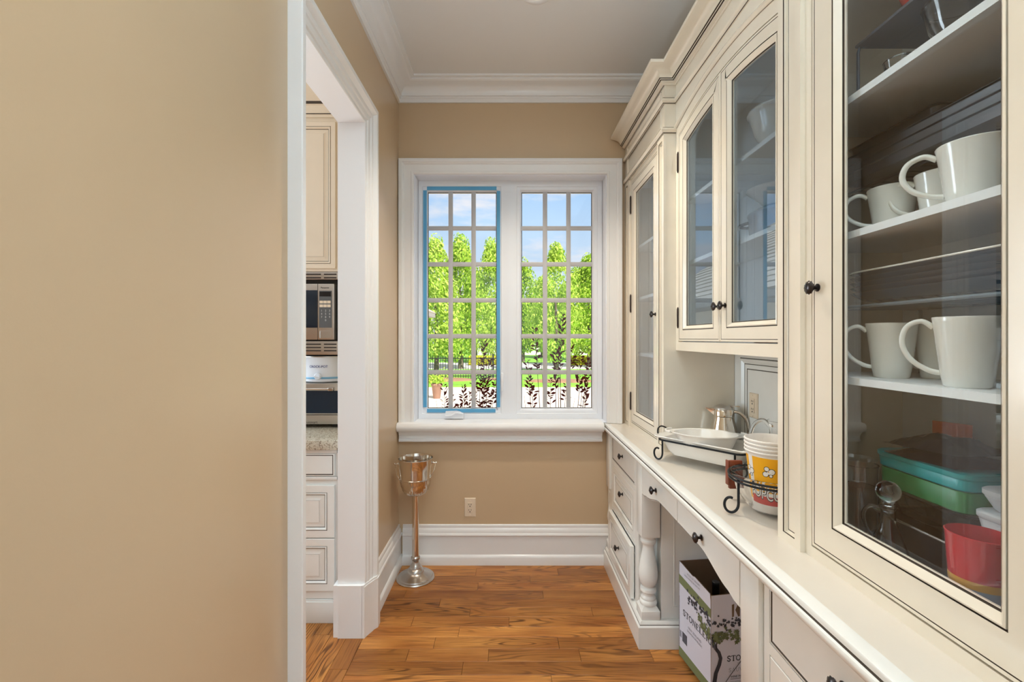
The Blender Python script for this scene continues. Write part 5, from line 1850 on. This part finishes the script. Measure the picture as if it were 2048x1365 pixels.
# middle cabinet
t = thing('tureen', 'large white tureen bowl on the upper shelf behind the right arched door', 'bowl', (0.975, 1.62, 2.181))
b = MB()
b.lathe([(0.0001, 0.0), (0.055, 0.0), (0.06, 0.006), (0.088, 0.05), (0.103, 0.105), (0.108, 0.120), (0.114, 0.126), (0.114, 0.131), (0.108, 0.131), (0.098, 0.10), (0.08, 0.05), (0.05, 0.012), (0.0001, 0.01)], (0.975, 1.62, 2.181), PORC, 40)
b.obj('bowl', t)
t = thing('stock_pot', 'grey-blue lidded pot on the lower shelf behind the right arched door', 'pot', (0.98, 1.66, 1.874))
b = MB()
POT = mat('slate_enamel', (150, 156, 166), 0.2)
b.lathe([(0.0001, 0.0), (0.085, 0.0), (0.092, 0.006), (0.096, 0.07), (0.099, 0.078), (0.0975, 0.084), (0.07, 0.10), (0.03, 0.108), (0.0001, 0.11)], (0.98, 1.66, 1.874), POT, 36)
b.obj('body', t)
b = MB()
hv = Vector((-0.6, 0.8, 0))
P = Vector((0.98, 1.66, 1.874))
s_ = Vector((0.8, 0.6, 0))
b.tube([P + hv * 0.092 + s_ * 0.03 + Vector((0, 0, 0.06)), P + hv * 0.125 + s_ * 0.025 + Vector((0, 0, 0.055)), P + hv * 0.125 - s_ * 0.025 + Vector((0, 0, 0.055)), P + hv * 0.092 - s_ * 0.03 + Vector((0, 0, 0.06))], 0.006, POT, 8, 4)
b.obj('handle', t)
t = thing('serving_bowl', 'wide white serving bowl stacked on the lidded pot', 'bowl', (0.98, 1.655, 1.985))
b = MB()
b.lathe([(0.0001, 0.0), (0.045, 0.0), (0.05, 0.004), (0.085, 0.038), (0.105, 0.055), (0.106, 0.058), (0.10, 0.057), (0.08, 0.04), (0.045, 0.008), (0.0001, 0.006)], (0.98, 1.655, 1.985), PORC, 36)
b.obj('bowl', t)
t = thing('casserole', 'dull red casserole at the bottom of the arched cabinet', 'dish', (0.985, 1.68, 1.483))
b = MB()
b.lathe([(0.0001, 0.0), (0.07, 0.0), (0.078, 0.006), (0.086, 0.08), (0.089, 0.084), (0.084, 0.083), (0.074, 0.01), (0.0001, 0.008)], (0.985, 1.68, 1.483), mat('dusty_red_enamel', (150, 84, 84), 0.25), 32)
b.obj('body', t)

# ================================================================== KITCHEN BEYOND THE DOORWAY
KY = 2.405
KX0, KX1 = -1.72, -0.905
def kz(py, y):
    return CAMZ - (py - VY) * y / FPX
def kx(px, y):
    return (px - VX) * y / FPX
t = thing('kitchen_base_cabinet', 'ivory kitchen base cabinet of drawers seen through the doorway', 'cabinet', ((KX0 + KX1) / 2, 2.7, 0))
b = MB()
b.box((KX0, KY, 0.123), (KX1, YB - 0.002, 0.905), CREAM2)
b.obj('carcass', t, angle=0)
b = MB()
b.box((KX0, KY - 0.014, 0.0), (KX1, KY + 0.05, 0.112), CREAM2, 0.003)
b.box((KX0, KY - 0.007, 0.110), (KX1, KY + 0.05, 0.120), CREAM2, 0.002)
b.obj('base_molding', t)
b = MB()
b.box((KX0, KY - 0.012, kz(905, KY) - 0.004), (KX1, KY, 0.914), CREAM2, 0.003)
b.box((KX0, KY - 0.012, kz(959.5, KY)), (KX1, KY, kz(953, KY)), CREAM2, 0.003)
b.obj('rail_molding', t)
xr = kx(670.5, KY)
f = FY(KY - 0.012)
slab_front(t, f, rect(-1.70, kz(951.5, KY), xr, kz(907, KY)), t=0.012)
panel_front(t, f, rect(-1.70, kz(1074.5, KY), xr, kz(970, KY)), 0.038, t=0.012)
panel_front(t, f, rect(-1.70, kz(1181, KY), xr, kz(1077, KY)), 0.038, t=0.012)
o = MB().box((KX0 - 0.01, KY - 0.035, 0.916), (KX1 + 0.02, YB - 0.002, 0.966), GRAN, 0.004).obj('granite_worktop', None, origin=(-1.3, 2.7, 0.916))
tag(o, 'speckled granite worktop on the kitchen base cabinet', 'worktop')

OY = 2.71
t = thing('toaster_oven', 'stainless steel toaster oven on the granite worktop', 'oven', (-1.22, 2.85, 0.966))
ox0, ox1 = -1.46, -1.005
b = MB()
b.box((ox0, OY + 0.012, 0.985), (ox1, YB - 0.02, 1.232), STEEL, 0.006)
for x in (ox0 + 0.04, ox1 - 0.04):
    for y in (OY + 0.04, YB - 0.06):
        b.box((x - 0.015, y - 0.015, 0.9665), (x + 0.015, y + 0.015, 0.987), BLACKP)
b.obj('body', t)
b = MB()
b.box((ox0 + 0.005, OY, kz(829, OY)), (ox1 - 0.005, OY + 0.012, kz(768, OY)), STEEL, 0.003)
b.box((ox0 + 0.02, OY - 0.002, kz(827, OY)), (ox1 - 0.012, OY + 0.001, kz(782, OY)), DGLASS)
d = b.obj('door', t)
b = MB()
zh = kz(778, OY)
b.tube([(ox0 + 0.03, OY - 0.03, zh), (ox1 - 0.055, OY - 0.03, zh)], 0.0065, CHROME, 10)
b.box((ox1 - 0.062, OY - 0.036, zh - 0.010), (ox1 - 0.03, OY + 0.002, zh + 0.010), PEWTER, 0.004)
b.obj('handle', d)
b = MB()
b.box((ox0 + 0.005, OY - 0.004, kz(849, OY)), (ox1 - 0.005, OY + 0.012, kz(831, OY)), STEEL, 0.003)
p = b.obj('lower_trim', t)
b = MB()
lettering(b, FY(OY - 0.0045), 'Cuisinart', 0.022, kx(622, OY), kz(845, OY), 0.0, BLACKP)
b.obj('lettering', p, angle=0, normals=False)['kind'] = 'stuff'

t = thing('slow_cooker', 'white slow cooker with a round dial, standing on the toaster oven', 'slow cooker', (-1.14, 2.84, 1.233))
cx, cy = -1.14, 2.86
b = MB()
SCW = mat('white_enamel', (226, 232, 242), 0.2)
b.lathe([(0.0001, 0.0), (0.140, 0.0), (0.148, 0.006), (0.152, 0.03), (0.156, 0.145), (0.158, 0.150), (0.150, 0.152), (0.0001, 0.152)], (cx, cy, 1.236), SCW, 48)
bd = b.obj('body', t)
b = MB()
b.lathe([(0.1525, 0.020), (0.1532, 0.022), (0.1545, 0.030), (0.1540, 0.032)], (cx, cy, 1.236), mat('light_blue_band', (120, 176, 214), 0.3), 48)
b.obj('blue_band', t)
b = MB()
b.lathe([(0.160, 0.150), (0.163, 0.152), (0.163, 0.156), (0.158, 0.158), (0.12, 0.161), (0.03, 0.164), (0.0001, 0.1645)], (cx, cy, 1.236), STEEL, 40)
b.obj('lid', t)
b = MB()
fk = FY(cy - 0.153)
x0, z0 = kx(636.5, cy - 0.153), kz(753, cy - 0.153)
b.lathe([(0.0, 0.0)], (0, 0, 0), SCW, 3) if False else None
pk = []
segs = 20
prof = [(0.021, 0.0), (0.020, 0.012), (0.016, 0.016), (0.0001, 0.016)]
k = len(b.v)
for (r, h) in prof:
    for j in range(segs):
        a = 2 * PI * j / segs
        b.v.append(tuple(fk.p(x0 + r * math.cos(a), z0 + r * math.sin(a), h)))
mi = b.mi(SCW)
for i in range(3):
    for j in range(segs):
        j2 = (j + 1) % segs
        b.f.append((k + i * segs + j, k + i * segs + j2, k + (i + 1) * segs + j2, k + (i + 1) * segs + j))
        b.m.append(mi)
b.box(*boxf(fk, x0 - 0.018, z0 - 0.004, x0 + 0.018, z0 + 0.004, 0.014, 0.024), SCW)
b.obj('dial', t)
b = MB()
vs, fs = text_polys('CROCK-POT', 0.019, 0.0003)
Rr = 0.1556
a_c = math.atan2(-1, 0)
b.add([(cx + Rr * math.cos(a_c + (x + x0 - cx) / Rr), cy + Rr * math.sin(a_c + (x + x0 - cx) / Rr), kz(734, cy - 0.153) + y) for x, y in vs], fs, mat('navy_print', (40, 56, 120), 0.5))
b.obj('lettering', bd, angle=0, normals=False)['kind'] = 'stuff'

UY = 2.68
t = thing('kitchen_wall_cabinet', 'cream kitchen wall cabinet with a raised-panel door above the microwave', 'cabinet', (-1.3, 2.85, kz(544, UY)))
ux1 = -0.975
zb = kz(543.5, UY)
b = MB()
b.box((KX0, UY, zb), (ux1, YB - 0.002, 2.96), CREAM3)
b.obj('carcass', t, angle=0)
panel_front(t, FY(UY - 0.012), rect(-1.70, kz(538, UY), kx(672.5, UY), kz(245, UY)), 0.028, 'door', CREAM3, t=0.012)
b = MB()
cpz = kz(236, UY)
pr = [(0.0, cpz), (0.010, cpz), (0.012, cpz + 0.012), (0.016, cpz + 0.014), (0.016, cpz + 0.020), (0.010, cpz + 0.024), (0.010, cpz + 0.07), (0.018, cpz + 0.074), (0.020, cpz + 0.09), (0.035, cpz + 0.11), (0.055, cpz + 0.14), (0.062, cpz + 0.19), (0.062, cpz + 0.20), (0.0, cpz + 0.20)]
b.sweep(FZ, [(KX0, UY), (ux1, UY), (ux1, YB - 0.002)], [(-o, z, GLAZE if i in (4, 8) else CREAM3) for i, (o, z) in enumerate(pr)], closed=False)
b.obj('cornice', t, angle=30)
t = thing('microwave_oven', 'built-in stainless microwave with vented trim seen through the doorway', 'microwave', (-1.3, 2.85, kz(710, UY)))
mz0, mz1 = kz(710, UY), kz(544.5, UY)
b = MB()
b.box((KX0, UY + 0.03, mz0), (ux1, YB - 0.002, mz1), BLACKP)
b.obj('cavity', t, angle=0)
def vents(za, zb_, ys):
    b = MB()
    b.box((KX0, UY, za), (ux1, UY + 0.03, zb_), STEEL, 0.002)
    for y in ys:
        z = kz(y, UY)
        for (a, c) in ((642, 605), (673, 648)):
            b.box((kx(c, UY), UY - 0.0012, z - 0.0035), (kx(a, UY), UY + 0.001, z + 0.0035), DARKHOLE)
    b.obj('vent_trim', t)
vents(kz(559.5, UY), mz1, (549, 556))
vents(mz0, kz(683, UY), (689, 695.5, 702))
b = MB()
mx1 = kx(669, UY)
b.box((-1.56, UY - 0.004, kz(680, UY)), (mx1, UY + 0.03, kz(568, UY)), STEEL, 0.004)
body = b.obj('front', t)
b = MB()
xs_ = kx(636.2, UY)
b.box((-1.54, UY - 0.007, kz(656, UY)), (xs_ - 0.002, UY - 0.003, kz(581, UY)), DGLASS, 0.001)
b.obj('door_window', body)
b = MB()
b.box((xs_ - 0.001, UY - 0.0052, kz(680, UY)), (xs_ + 0.001, UY - 0.0035, kz(568, UY)), DARKHOLE)
b.box((kx(639, UY), UY - 0.0055, kz(656, UY)), (kx(664.5, UY), UY - 0.0035, kz(582, UY)), mat('grey_keypad', (92, 94, 96), 0.4))
b.box((kx(640, UY), UY - 0.0065, kz(593.5, UY)), (kx(662.5, UY), UY - 0.005, kz(584, UY)), BLACKP)
kp = b.obj('control_panel', body, angle=0)
b = MB()
for (ya, yb2) in ((602, 607.5), (609.5, 615)):
    for i in range(3):
        b.box((kx(640 + i * 7.6, UY), UY - 0.0068, kz(yb2, UY)), (kx(646.8 + i * 7.6, UY), UY - 0.005, kz(ya, UY)), PLATE)
KEYW = mat('key_print', (210, 210, 210), 0.5)
for r in range(4):
    for i in range(3):
        s = (('1', '2', '3'), ('4', '5', '6'), ('7', '8', '9'), ('', '0', ''))[r][i]
        if s:
            lettering(b, FY(UY - 0.0058), s, 0.016, kx(644 + i * 8, UY), kz(622 + r * 6.4, UY), 0.0, KEYW)
b.box((kx(640.5, UY), UY - 0.006, kz(677, UY)), (kx(662.5, UY), UY - 0.003, kz(662, UY)), STEEL, 0.001)
b.obj('buttons', kp, angle=0)['kind'] = 'stuff'
b = MB()
lettering(b, FY(UY - 0.0045), 'Panasonic', 0.0125, kx(650.5, UY), kz(576, UY), 0.0, BLACKP, 0.0003)
b.obj('lettering', body, angle=0, normals=False)['kind'] = 'stuff'

# ================================================================== OUTSIDE
GZ = -0.35
def gp(px, y):
    return (px - VX) * y / FPX
PAVE = mat('pale_paving', (226, 208, 190), 0.8, var=0.08, vscale=3)
ASPH = mat('grey_road', (196, 190, 184), 0.85, var=0.05, vscale=2)
LAWN = mat('lawn_green', (120, 176, 46), 0.9, var=0.25, vscale=1.5)
MULCH = mat('bed_mulch', (150, 112, 84), 0.9, var=0.2, vscale=4)
STUCCO = mat('white_stucco', (240, 234, 224), 0.8)
b = MB()
b.box((-60, YO, GZ - 0.2), (60, 17.2, GZ), PAVE)
structure(b.obj('ground_drive', angle=0))
b = MB()
b.box((-60, 17.2, GZ - 0.2), (60, 27.0, GZ + 0.02), LAWN)
b.box((-60, 29.0, GZ - 0.2), (60, 90.0, GZ + 0.02), LAWN)
structure(b.obj('ground_lawn', angle=0))
b = MB()
b.box((-60, 27.0, GZ - 0.2), (60, 34.0, GZ + 0.03), ASPH)
structure(b.obj('ground_road', angle=0))
b = MB()
for (cx, cy, rx, ry) in ((-3.2, 20.0, 1.8, 0.9), (2.2, 19.4, 1.6, 0.8), (-0.3, 20.2, 0.8, 0.5)):
    b.lathe([(1.0, 0.0), (0.8, 0.05), (0.0001, 0.07)], (cx, cy, GZ + 0.02), MULCH, 24, sx=rx, sy=ry)
structure(b.obj('ground_bed', angle=0))

# iron fence
t = thing('iron_fence', 'black iron picket fence across the lawn beyond the drive', 'fence', (0, 21.0, GZ))
FYY = 20.6
MET = mat('black_fence_paint', (22, 24, 26), 0.5)
b = MB()
for z in (0.12, 0.92):
    b.box((-7, FYY - 0.02, GZ + z), (-0.35, FYY + 0.02, GZ + z + 0.04), MET)
b.obj('rails', t, angle=0)
x = -6.9
pk0 = None
n = 0
while x < -0.4:
    if pk0 is None:
        q = MB()
        q.box((-0.011, -0.011, 0.02), (0.011, 0.011, 1.04), MET)
        pk0 = q.obj('picket', t, angle=0)
        pk0.location = (x, FYY, GZ)
    else:
        o = pk0.copy()
        COL.objects.link(o)
        o.location = (x, FYY, GZ)
    x += 0.115
    n += 1
for px in (905, 986):
    q = MB()
    x = gp(px, FYY)
    q.box((x - 0.035, FYY - 0.035, GZ), (x + 0.035, FYY + 0.035, GZ + 1.15), MET)
    q.obj('post', t, angle=0)

# trees
LEAF = [leafmat('lime_leaf', (140, 180, 44), (222, 236, 124), 0.4), leafmat('bright_leaf', (120, 164, 40), (206, 226, 100), 0.4)]
BARK = mat('tree_bark', (104, 90, 76), 0.9, var=0.2, vscale=8)
def crown_mesh(seed, n, m):
    r = random.Random(seed)
    b = MB()
    # clusters so that the crown has lit clumps and dark hollows
    cl = []
    for i in range(110):
        h = r.random()
        w = (math.sin(PI * min(1, 0.10 + 0.90 * h)) ** 0.75) * (1.0 - 0.50 * h)
        a = r.uniform(0, 2 * PI)
        q = math.sqrt(r.uniform(0.05, 1.0)) * w
        cl.append((q * math.cos(a), q * math.sin(a), h, r.uniform(0.10, 0.20)))
    vs, fs = [], []
    for i in range(n):
        c = cl[r.randrange(len(cl))]
        d = Vector((r.gauss(0, 1), r.gauss(0, 1), r.gauss(0, 1))).normalized() * c[3]
        p = Vector((c[0] + d.x * 1.3, c[1] + d.y * 1.3, c[2] + d.z * 0.55))
        nrm = (d.normalized() * 1.0 + Vector((r.gauss(0, .6), r.gauss(0, .6), r.gauss(0.35, .6)))).normalized()
        u = nrm.orthogonal().normalized()
        v = nrm.cross(u)
        s = r.uniform(0.024, 0.052)
        k = len(vs)
        zs = 0.45
        for (e, f_) in ((-1, 0), (0, -0.62), (1, 0), (0, 0.62)):
            w_ = u * e * s + v * f_ * s
            vs.append((p.x + w_.x, p.y + w_.y, p.z + w_.z * zs))
        fs.append((k, k + 1, k + 2, k + 3))
    b.add(vs, fs, m)
    return b
def tree(px, y, ytop, w, kind, label, ybase=GZ + 1.05, group='trees beyond the drive', proto={}):
    x = gp(px, y)
    top = CAMZ - (ytop - VY) * y / FPX
    t = thing('leafy_tree', label, 'tree', (x, y, GZ), group)
    if kind not in proto:
        o = crown_mesh(40 + kind, 9000, LEAF[kind % 2]).obj('foliage', t, angle=0, normals=False)
        proto[kind] = o
    else:
        o = proto[kind].copy()
        COL.objects.link(o)
        o.parent = t
    o.matrix_parent_inverse = Matrix.Identity(4)
    o.location = (0, 0, ybase - GZ)
    o.scale = (w, w, top - ybase)
    o.rotation_euler = (0, 0, random.uniform(0, 6))
    o['kind'] = 'stuff'
    q = MB()
    q.tube([(x, y, GZ - 0.05), (x + 0.03, y, GZ + 1.2), (x - 0.03, y, GZ + (top - GZ) * 0.62)], lambda f: 0.16 * (1 - 0.7 * f), BARK, 8, 3)
    q.obj('trunk', t)
    return t
tree(872, 22.5, 488, 1.75, 0, 'bright green leafy tree nearest the planter, behind the left column of panes')
tree(921, 27.2, 483, 1.85, 1, 'bright green pointed tree behind the middle column of the left sash')
tree(983, 32.5, 494, 2.1, 2, 'bright green tree behind the right column of the left sash')
tree(1046, 35.5, 528, 2.0, 3, 'lower bright green tree seen through the left column of the right sash')
tree(1112, 24.0, 497, 1.65, 4, 'bright green pointed tree behind the middle column of the right sash')
tree(1178, 29.0, 520, 2.05, 5, 'bright green tree behind the right column of the right sash')
tree(820, 34.0, 505, 2.2, 1, 'bright green tree mostly hidden behind the left window casing')
tree(1246, 34.5, 505, 2.3, 2, 'bright green tree mostly hidden behind the right window casing')
tree(951, 39.0, 545, 2.4, 3, 'distant green tree filling the gap between two nearer trees of the left sash')
tree(1084, 44.0, 560, 2.7, 4, 'distant low green tree in the gap of the right sash')
tree(1150, 39.5, 545, 2.6, 1, 'distant green tree between the two right-hand nearer trees')

# clipped hedge by the road
def hedge(px0, px1, y, z1, label):
    x0, x1 = gp(px0, y), gp(px1, y)
    r = random.Random(px0)
    b = MB()
    vs, fs = [], []
    for i in range(2600):
        p = Vector((r.uniform(x0, x1), y + r.uniform(-0.45, 0.45), GZ + r.uniform(0.05, z1 - GZ)))
        u = Vector((r.gauss(0, 1), r.gauss(0, 1), r.gauss(0, 1))).normalized()
        v = u.orthogonal().normalized()
        s = 0.07
        k = len(vs)
        vs += [p - u * s, p - v * s * .6, p + u * s, p + v * s * .6]
        fs.append((k, k + 1, k + 2, k + 3))
    b.add(vs, fs, leafmat('yellow_hedge_leaf', (170, 176, 30), (222, 214, 60), 0.3))
    o = b.obj('hedge', None, origin=((x0 + x1) / 2, y, GZ), angle=0, normals=False)
    o['kind'] = 'stuff'
    return tag(o, label, 'hedge')
hedge(938, 998, 31, 0.28, 'low yellow-green clipped hedge across the road, left sash')
hedge(1142, 1188, 31, 0.28, 'low yellow-green clipped hedge across the road, right sash')

# white houses across the road
SLATE = mat('grey_roof_shingle', (150, 146, 142), 0.9)
def far_house(px0, px1, y, z1, wins, label):
    x0, x1 = gp(px0, y), gp(px1, y)
    t = thing('house', label, 'house', ((x0 + x1) / 2, y, GZ))
    b = MB()
    b.box((x0, y, GZ), (x1, y + 6, z1), STUCCO)
    b.obj('walls', t, angle=0)
    b = MB()
    ym = y + 3
    vs = [(x0 - 0.4, y - 0.4, z1), (x1 + 0.4, y - 0.4, z1), (x1 + 0.4, y + 6.4, z1), (x0 - 0.4, y + 6.4, z1), (x0 + 1.5, ym, z1 + 2.6), (x1 - 1.5, ym, z1 + 2.6)]
    b.add(vs, [(0, 1, 5, 4), (1, 2, 5), (2, 3, 4, 5), (3, 0, 4), (0, 3, 2, 1)], SLATE)
    b.obj('roof', t, angle=0)
    for (pa, pb, za, zb) in wins:
        q = MB()
        xa, xb = gp(pa, y), gp(pb, y)
        q.sweep(FY(y), rect(xa, za, xb, zb), [(0, 0.0, STUCCO), (0, 0.05, STUCCO), (0.08, 0.05, STUCCO), (0.08, -0.05, STUCCO)])
        w = q.obj('window', t, angle=0)
        q = MB()
        q.box((xa + 0.06, y - 0.012, za + 0.06), (xb - 0.06, y - 0.004, zb - 0.06), DGLASS)
        q.obj('pane', w, angle=0)
        q = MB()
        q.box(((xa + xb) / 2 - 0.03, y - 0.03, za), ((xa + xb) / 2 + 0.03, y - 0.01, zb), STUCCO)
        q.obj('muntin', w, angle=0)
far_house(955, 1092, 50, 2.6, [(1042, 1054, 0.2, 2.1), (966, 978, 0.2, 2.1)], 'white house across the road seen between the trees')
far_house(1140, 1300, 50, 2.6, [(1150, 1160, 0.2, 2.1), (1172, 1182, 0.2, 2.1)], 'second white house across the road at the right edge of the window')

# potted plant by a stone pier
t = thing('plant_pot', 'terracotta pot of green foliage on the drive, lower left of the window', 'planter', (gp(873.5, 14.0), 14.0, GZ))
cx = gp(873.5, 14.0)
b = MB()
b.lathe([(0.0001, 0.0), (0.10, 0.0), (0.11, 0.02), (0.155, 0.38), (0.175, 0.40), (0.175, 0.46), (0.155, 0.46), (0.14, 0.40), (0.0001, 0.38)], (cx, 14.0, GZ), mat('terracotta', (150, 116, 98), 0.8, var=0.1), 28)  # clay colour greyed to carry the shade over the pot
b.obj('pot', t)
r = random.Random(5)
b = MB()
for i in range(420):
    p = Vector((cx + r.gauss(-0.03, 0.16), 14.0 + r.gauss(0, 0.13), GZ + 0.48 + abs(r.gauss(0, 0.13))))
    u = Vector((r.gauss(0, 1), r.gauss(0, 1), r.gauss(0, 1))).normalized()
    v = u.orthogonal().normalized()
    s = 0.04
    b.add([p - u * s, p - v * s * .5, p + u * s, p + v * s * .5], [(0, 1, 2, 3)], LEAF[1])
b.obj('foliage', t, angle=0, normals=False)['kind'] = 'stuff'

# the wing of the house at the left (tip of its eave shows; its roof is mirrored in the cabinet doors)
t = thing('house_wing', 'shingled house wing at the left, only its eave tip showing through the window', 'house', (-6.5, 9.5, GZ))
WXR, WXE = -2.95, -2.30
b = MB()
b.box((-9.5, 5.6, GZ), (WXR, 13.6, 2.22), STUCCO)
b.obj('walls', t, angle=0)
b = MB()
RX = -7.5
zE, zR = 2.26, 5.7
b.add([(WXE, 5.2, zE), (WXE, 14.2, zE), (RX, 14.2, zR), (RX, 5.2, zR), (-12.7, 14.2, zE), (-12.7, 5.2, zE), (WXE, 5.2, zE - 0.12), (WXE, 14.2, zE - 0.12), (-12.7, 14.2, zE - 0.12), (-12.7, 5.2, zE - 0.12)],
      [(0, 1, 2, 3), (3, 2, 4, 5), (0, 6, 7, 1), (6, 9, 8, 7), (0, 3, 5, 9, 6), (1, 7, 8, 4, 2)], SLATE)
b.obj('roof', t, angle=0)
sl_ = math.hypot(RX - WXE, zR - zE)
nc = 24
ux, uz = (RX - WXE) / sl_, (zR - zE) / sl_
for i in range(nc):
    s0, s1 = sl_ * i / nc, sl_ * (i + 1) / nc + 0.03
    a = (WXE + ux * s0, zE + uz * s0)
    c = (WXE + ux * s1, zE + uz * s1)
    nx_, nz_ = -uz * -1, -ux * -1
    nx_, nz_ = uz, -ux
    q = MB()
    q.add([(a[0] + nx_ * 0.035, 5.2, a[1] + nz_ * 0.035), (a[0] + nx_ * 0.035, 14.2, a[1] + nz_ * 0.035), (c[0] + nx_ * 0.008, 14.2, c[1] + nz_ * 0.008), (c[0] + nx_ * 0.008, 5.2, c[1] + nz_ * 0.008),
           (a[0], 5.2, a[1]), (a[0], 14.2, a[1])], [(0, 1, 2, 3), (0, 4, 5, 1), (0, 3, 4), (1, 5, 2)], mat('pale_shingle', (196, 188, 178), 0.9) if i == 0 else bpy.data.materials['pale_shingle'])
    q.obj('shingle_course', t, angle=0)
b = MB()
dy, dx0 = 8.0, -4.0
b.box((-6.2, dy - 0.7, 3.2), (dx0, dy + 0.7, 4.7), STUCCO)
n = 12
b.prism(FXL(dx0), [(dy + 0.85 * math.cos(PI * i / n), 4.65 + 0.55 * math.sin(PI * i / n)) for i in range(n + 1)], -2.2, 0.12, STUCCO)
dm = b.obj('dormer', t, angle=30)
b = MB()
b.prism(FXL(dx0), [(dy - 0.42, 3.55), (dy + 0.42, 3.55), (dy + 0.42, 4.5)] + [(dy + 0.42 * math.cos(PI * i / 8), 4.5 + 0.32 * math.sin(PI * i / 8)) for i in range(1, 8)] + [(dy - 0.42, 4.5)], 0.0, 0.02, DGLASS)
b.obj('dormer_window', dm, angle=0)

# purple-leaved shrubs right outside the window
PURP = leafmat('purple_leaf', (58, 24, 26), (104, 40, 38), 0.25)
STEMM = mat('purple_stem', (84, 56, 50), 0.7)
lf = MB()
lv = [(0, 0, 0), (0.25, -0.16, 0.02), (0.6, -0.20, 0.03), (1.0, 0, -0.03), (0.6, 0.20, 0.03), (0.25, 0.16, 0.02), (0.5, 0, 0)]
lf.add([(x * 0.046, y * 0.046, z * 0.046) for x, y, z in lv], [(0, 1, 6), (1, 2, 6), (2, 3, 6), (3, 4, 6), (4, 5, 6), (5, 0, 6)], PURP)
leaf_mesh = None
def shrub(name, label, base, stems, group):
    global leaf_mesh
    t = thing(name, label, 'shrub', (base[0], base[1], GZ), group)
    r = random.Random(int(base[0] * 100) + 7)
    count = 0
    for (px, py, y, lo) in stems:
        tx, tz = gp(px, y), CAMZ - (py - VY) * y / FPX
        bx0 = base[0] + (tx - base[0]) * 0.45
        P = [Vector((bx0, base[1], GZ)), Vector((bx0 + (tx - bx0) * 0.4, (base[1] + y) / 2, GZ + (tz - GZ) * 0.45)), Vector((bx0 + (tx - bx0) * 0.8 + r.uniform(-.02, .02), y, GZ + (tz - GZ) * 0.8)), Vector((tx, y, tz))]
        q = MB()
        q.tube(P, lambda f: 0.0055 * (1 - 0.8 * f), STEMM, 5, 5)
        q.obj('stem', t)
        f = 1.0
        while f > lo and count < 290:
            g = f * 3
            i = min(2, int(g))
            w = g - i
            p = P[i].lerp(P[i + 1], w)
            for sgn in (-1, 1):
                if leaf_mesh is None:
                    o = lf.obj('leaf', t, angle=30)
                    leaf_mesh = o.data
                else:
                    o = bpy.data.objects.new('leaf', leaf_mesh)
                    COL.objects.link(o)
                    attach(o, t)
                o.location = p + Vector((r.uniform(-.012, .012), r.uniform(-.012, .012), r.uniform(-.01, .01)))
                yaw = r.uniform(-0.7, 0.7) + (PI if sgn < 0 else 0)
                o.rotation_euler = (r.uniform(-0.9, 0.9) + 0.9, r.uniform(-1.15, -0.15), yaw)
                s = r.uniform(0.75, 1.25) * (0.75 if f > 0.97 else 1.0)
                o.scale = (s, s, s)
                count += 1
            f -= 0.026 / max(0.4, (tz - GZ)) * 1.5
    return t
shrub('purple_leaf_shrub', 'purple-leaved shrub outside the left sash, its sprigs rising above the sill', (-0.33, 4.0),
      [(968, 686, 4.1, 0.62), (951, 748, 3.9, 0.70), (888, 770, 4.0, 0.72), (926, 772, 4.2, 0.72), (972, 755, 3.8, 0.70), (905, 790, 3.8, 0.76), (940, 788, 4.0, 0.76), (984, 782, 4.1, 0.76), (918, 806, 3.9, 0.8), (960, 800, 4.2, 0.8), (980, 715, 4.0, 0.6), (962, 728, 4.2, 0.72), (990, 760, 3.9, 0.7), (872, 800, 4.0, 0.8), (934, 806, 3.85, 0.82)], 'purple shrubs outside the window')
shrub('purple_leaf_shrub', 'taller purple-leaved shrub outside the right sash', (0.42, 4.0),
      [(1126, 633, 4.0, 0.62), (1070, 658, 4.2, 0.66), (1160, 705, 3.8, 0.68), (1180, 712, 4.1, 0.70), (1056, 722, 3.9, 0.70), (1112, 700, 3.8, 0.68), (1146, 690, 4.3, 0.70), (1064, 770, 3.8, 0.74), (1102, 758, 4.1, 0.72), (1172, 762, 3.9, 0.74), (1132, 772, 4.0, 0.74), (1090, 795, 3.8, 0.78), (1150, 796, 4.2, 0.78), (1176, 690, 4.0, 0.66), (1120, 672, 4.2, 0.66), (1080, 692, 4.0, 0.7), (1140, 730, 3.85, 0.72), (1166, 740, 4.1, 0.72), (1048, 790, 4.0, 0.8), (1118, 740, 4.0, 0.74)], 'purple shrubs outside the window')
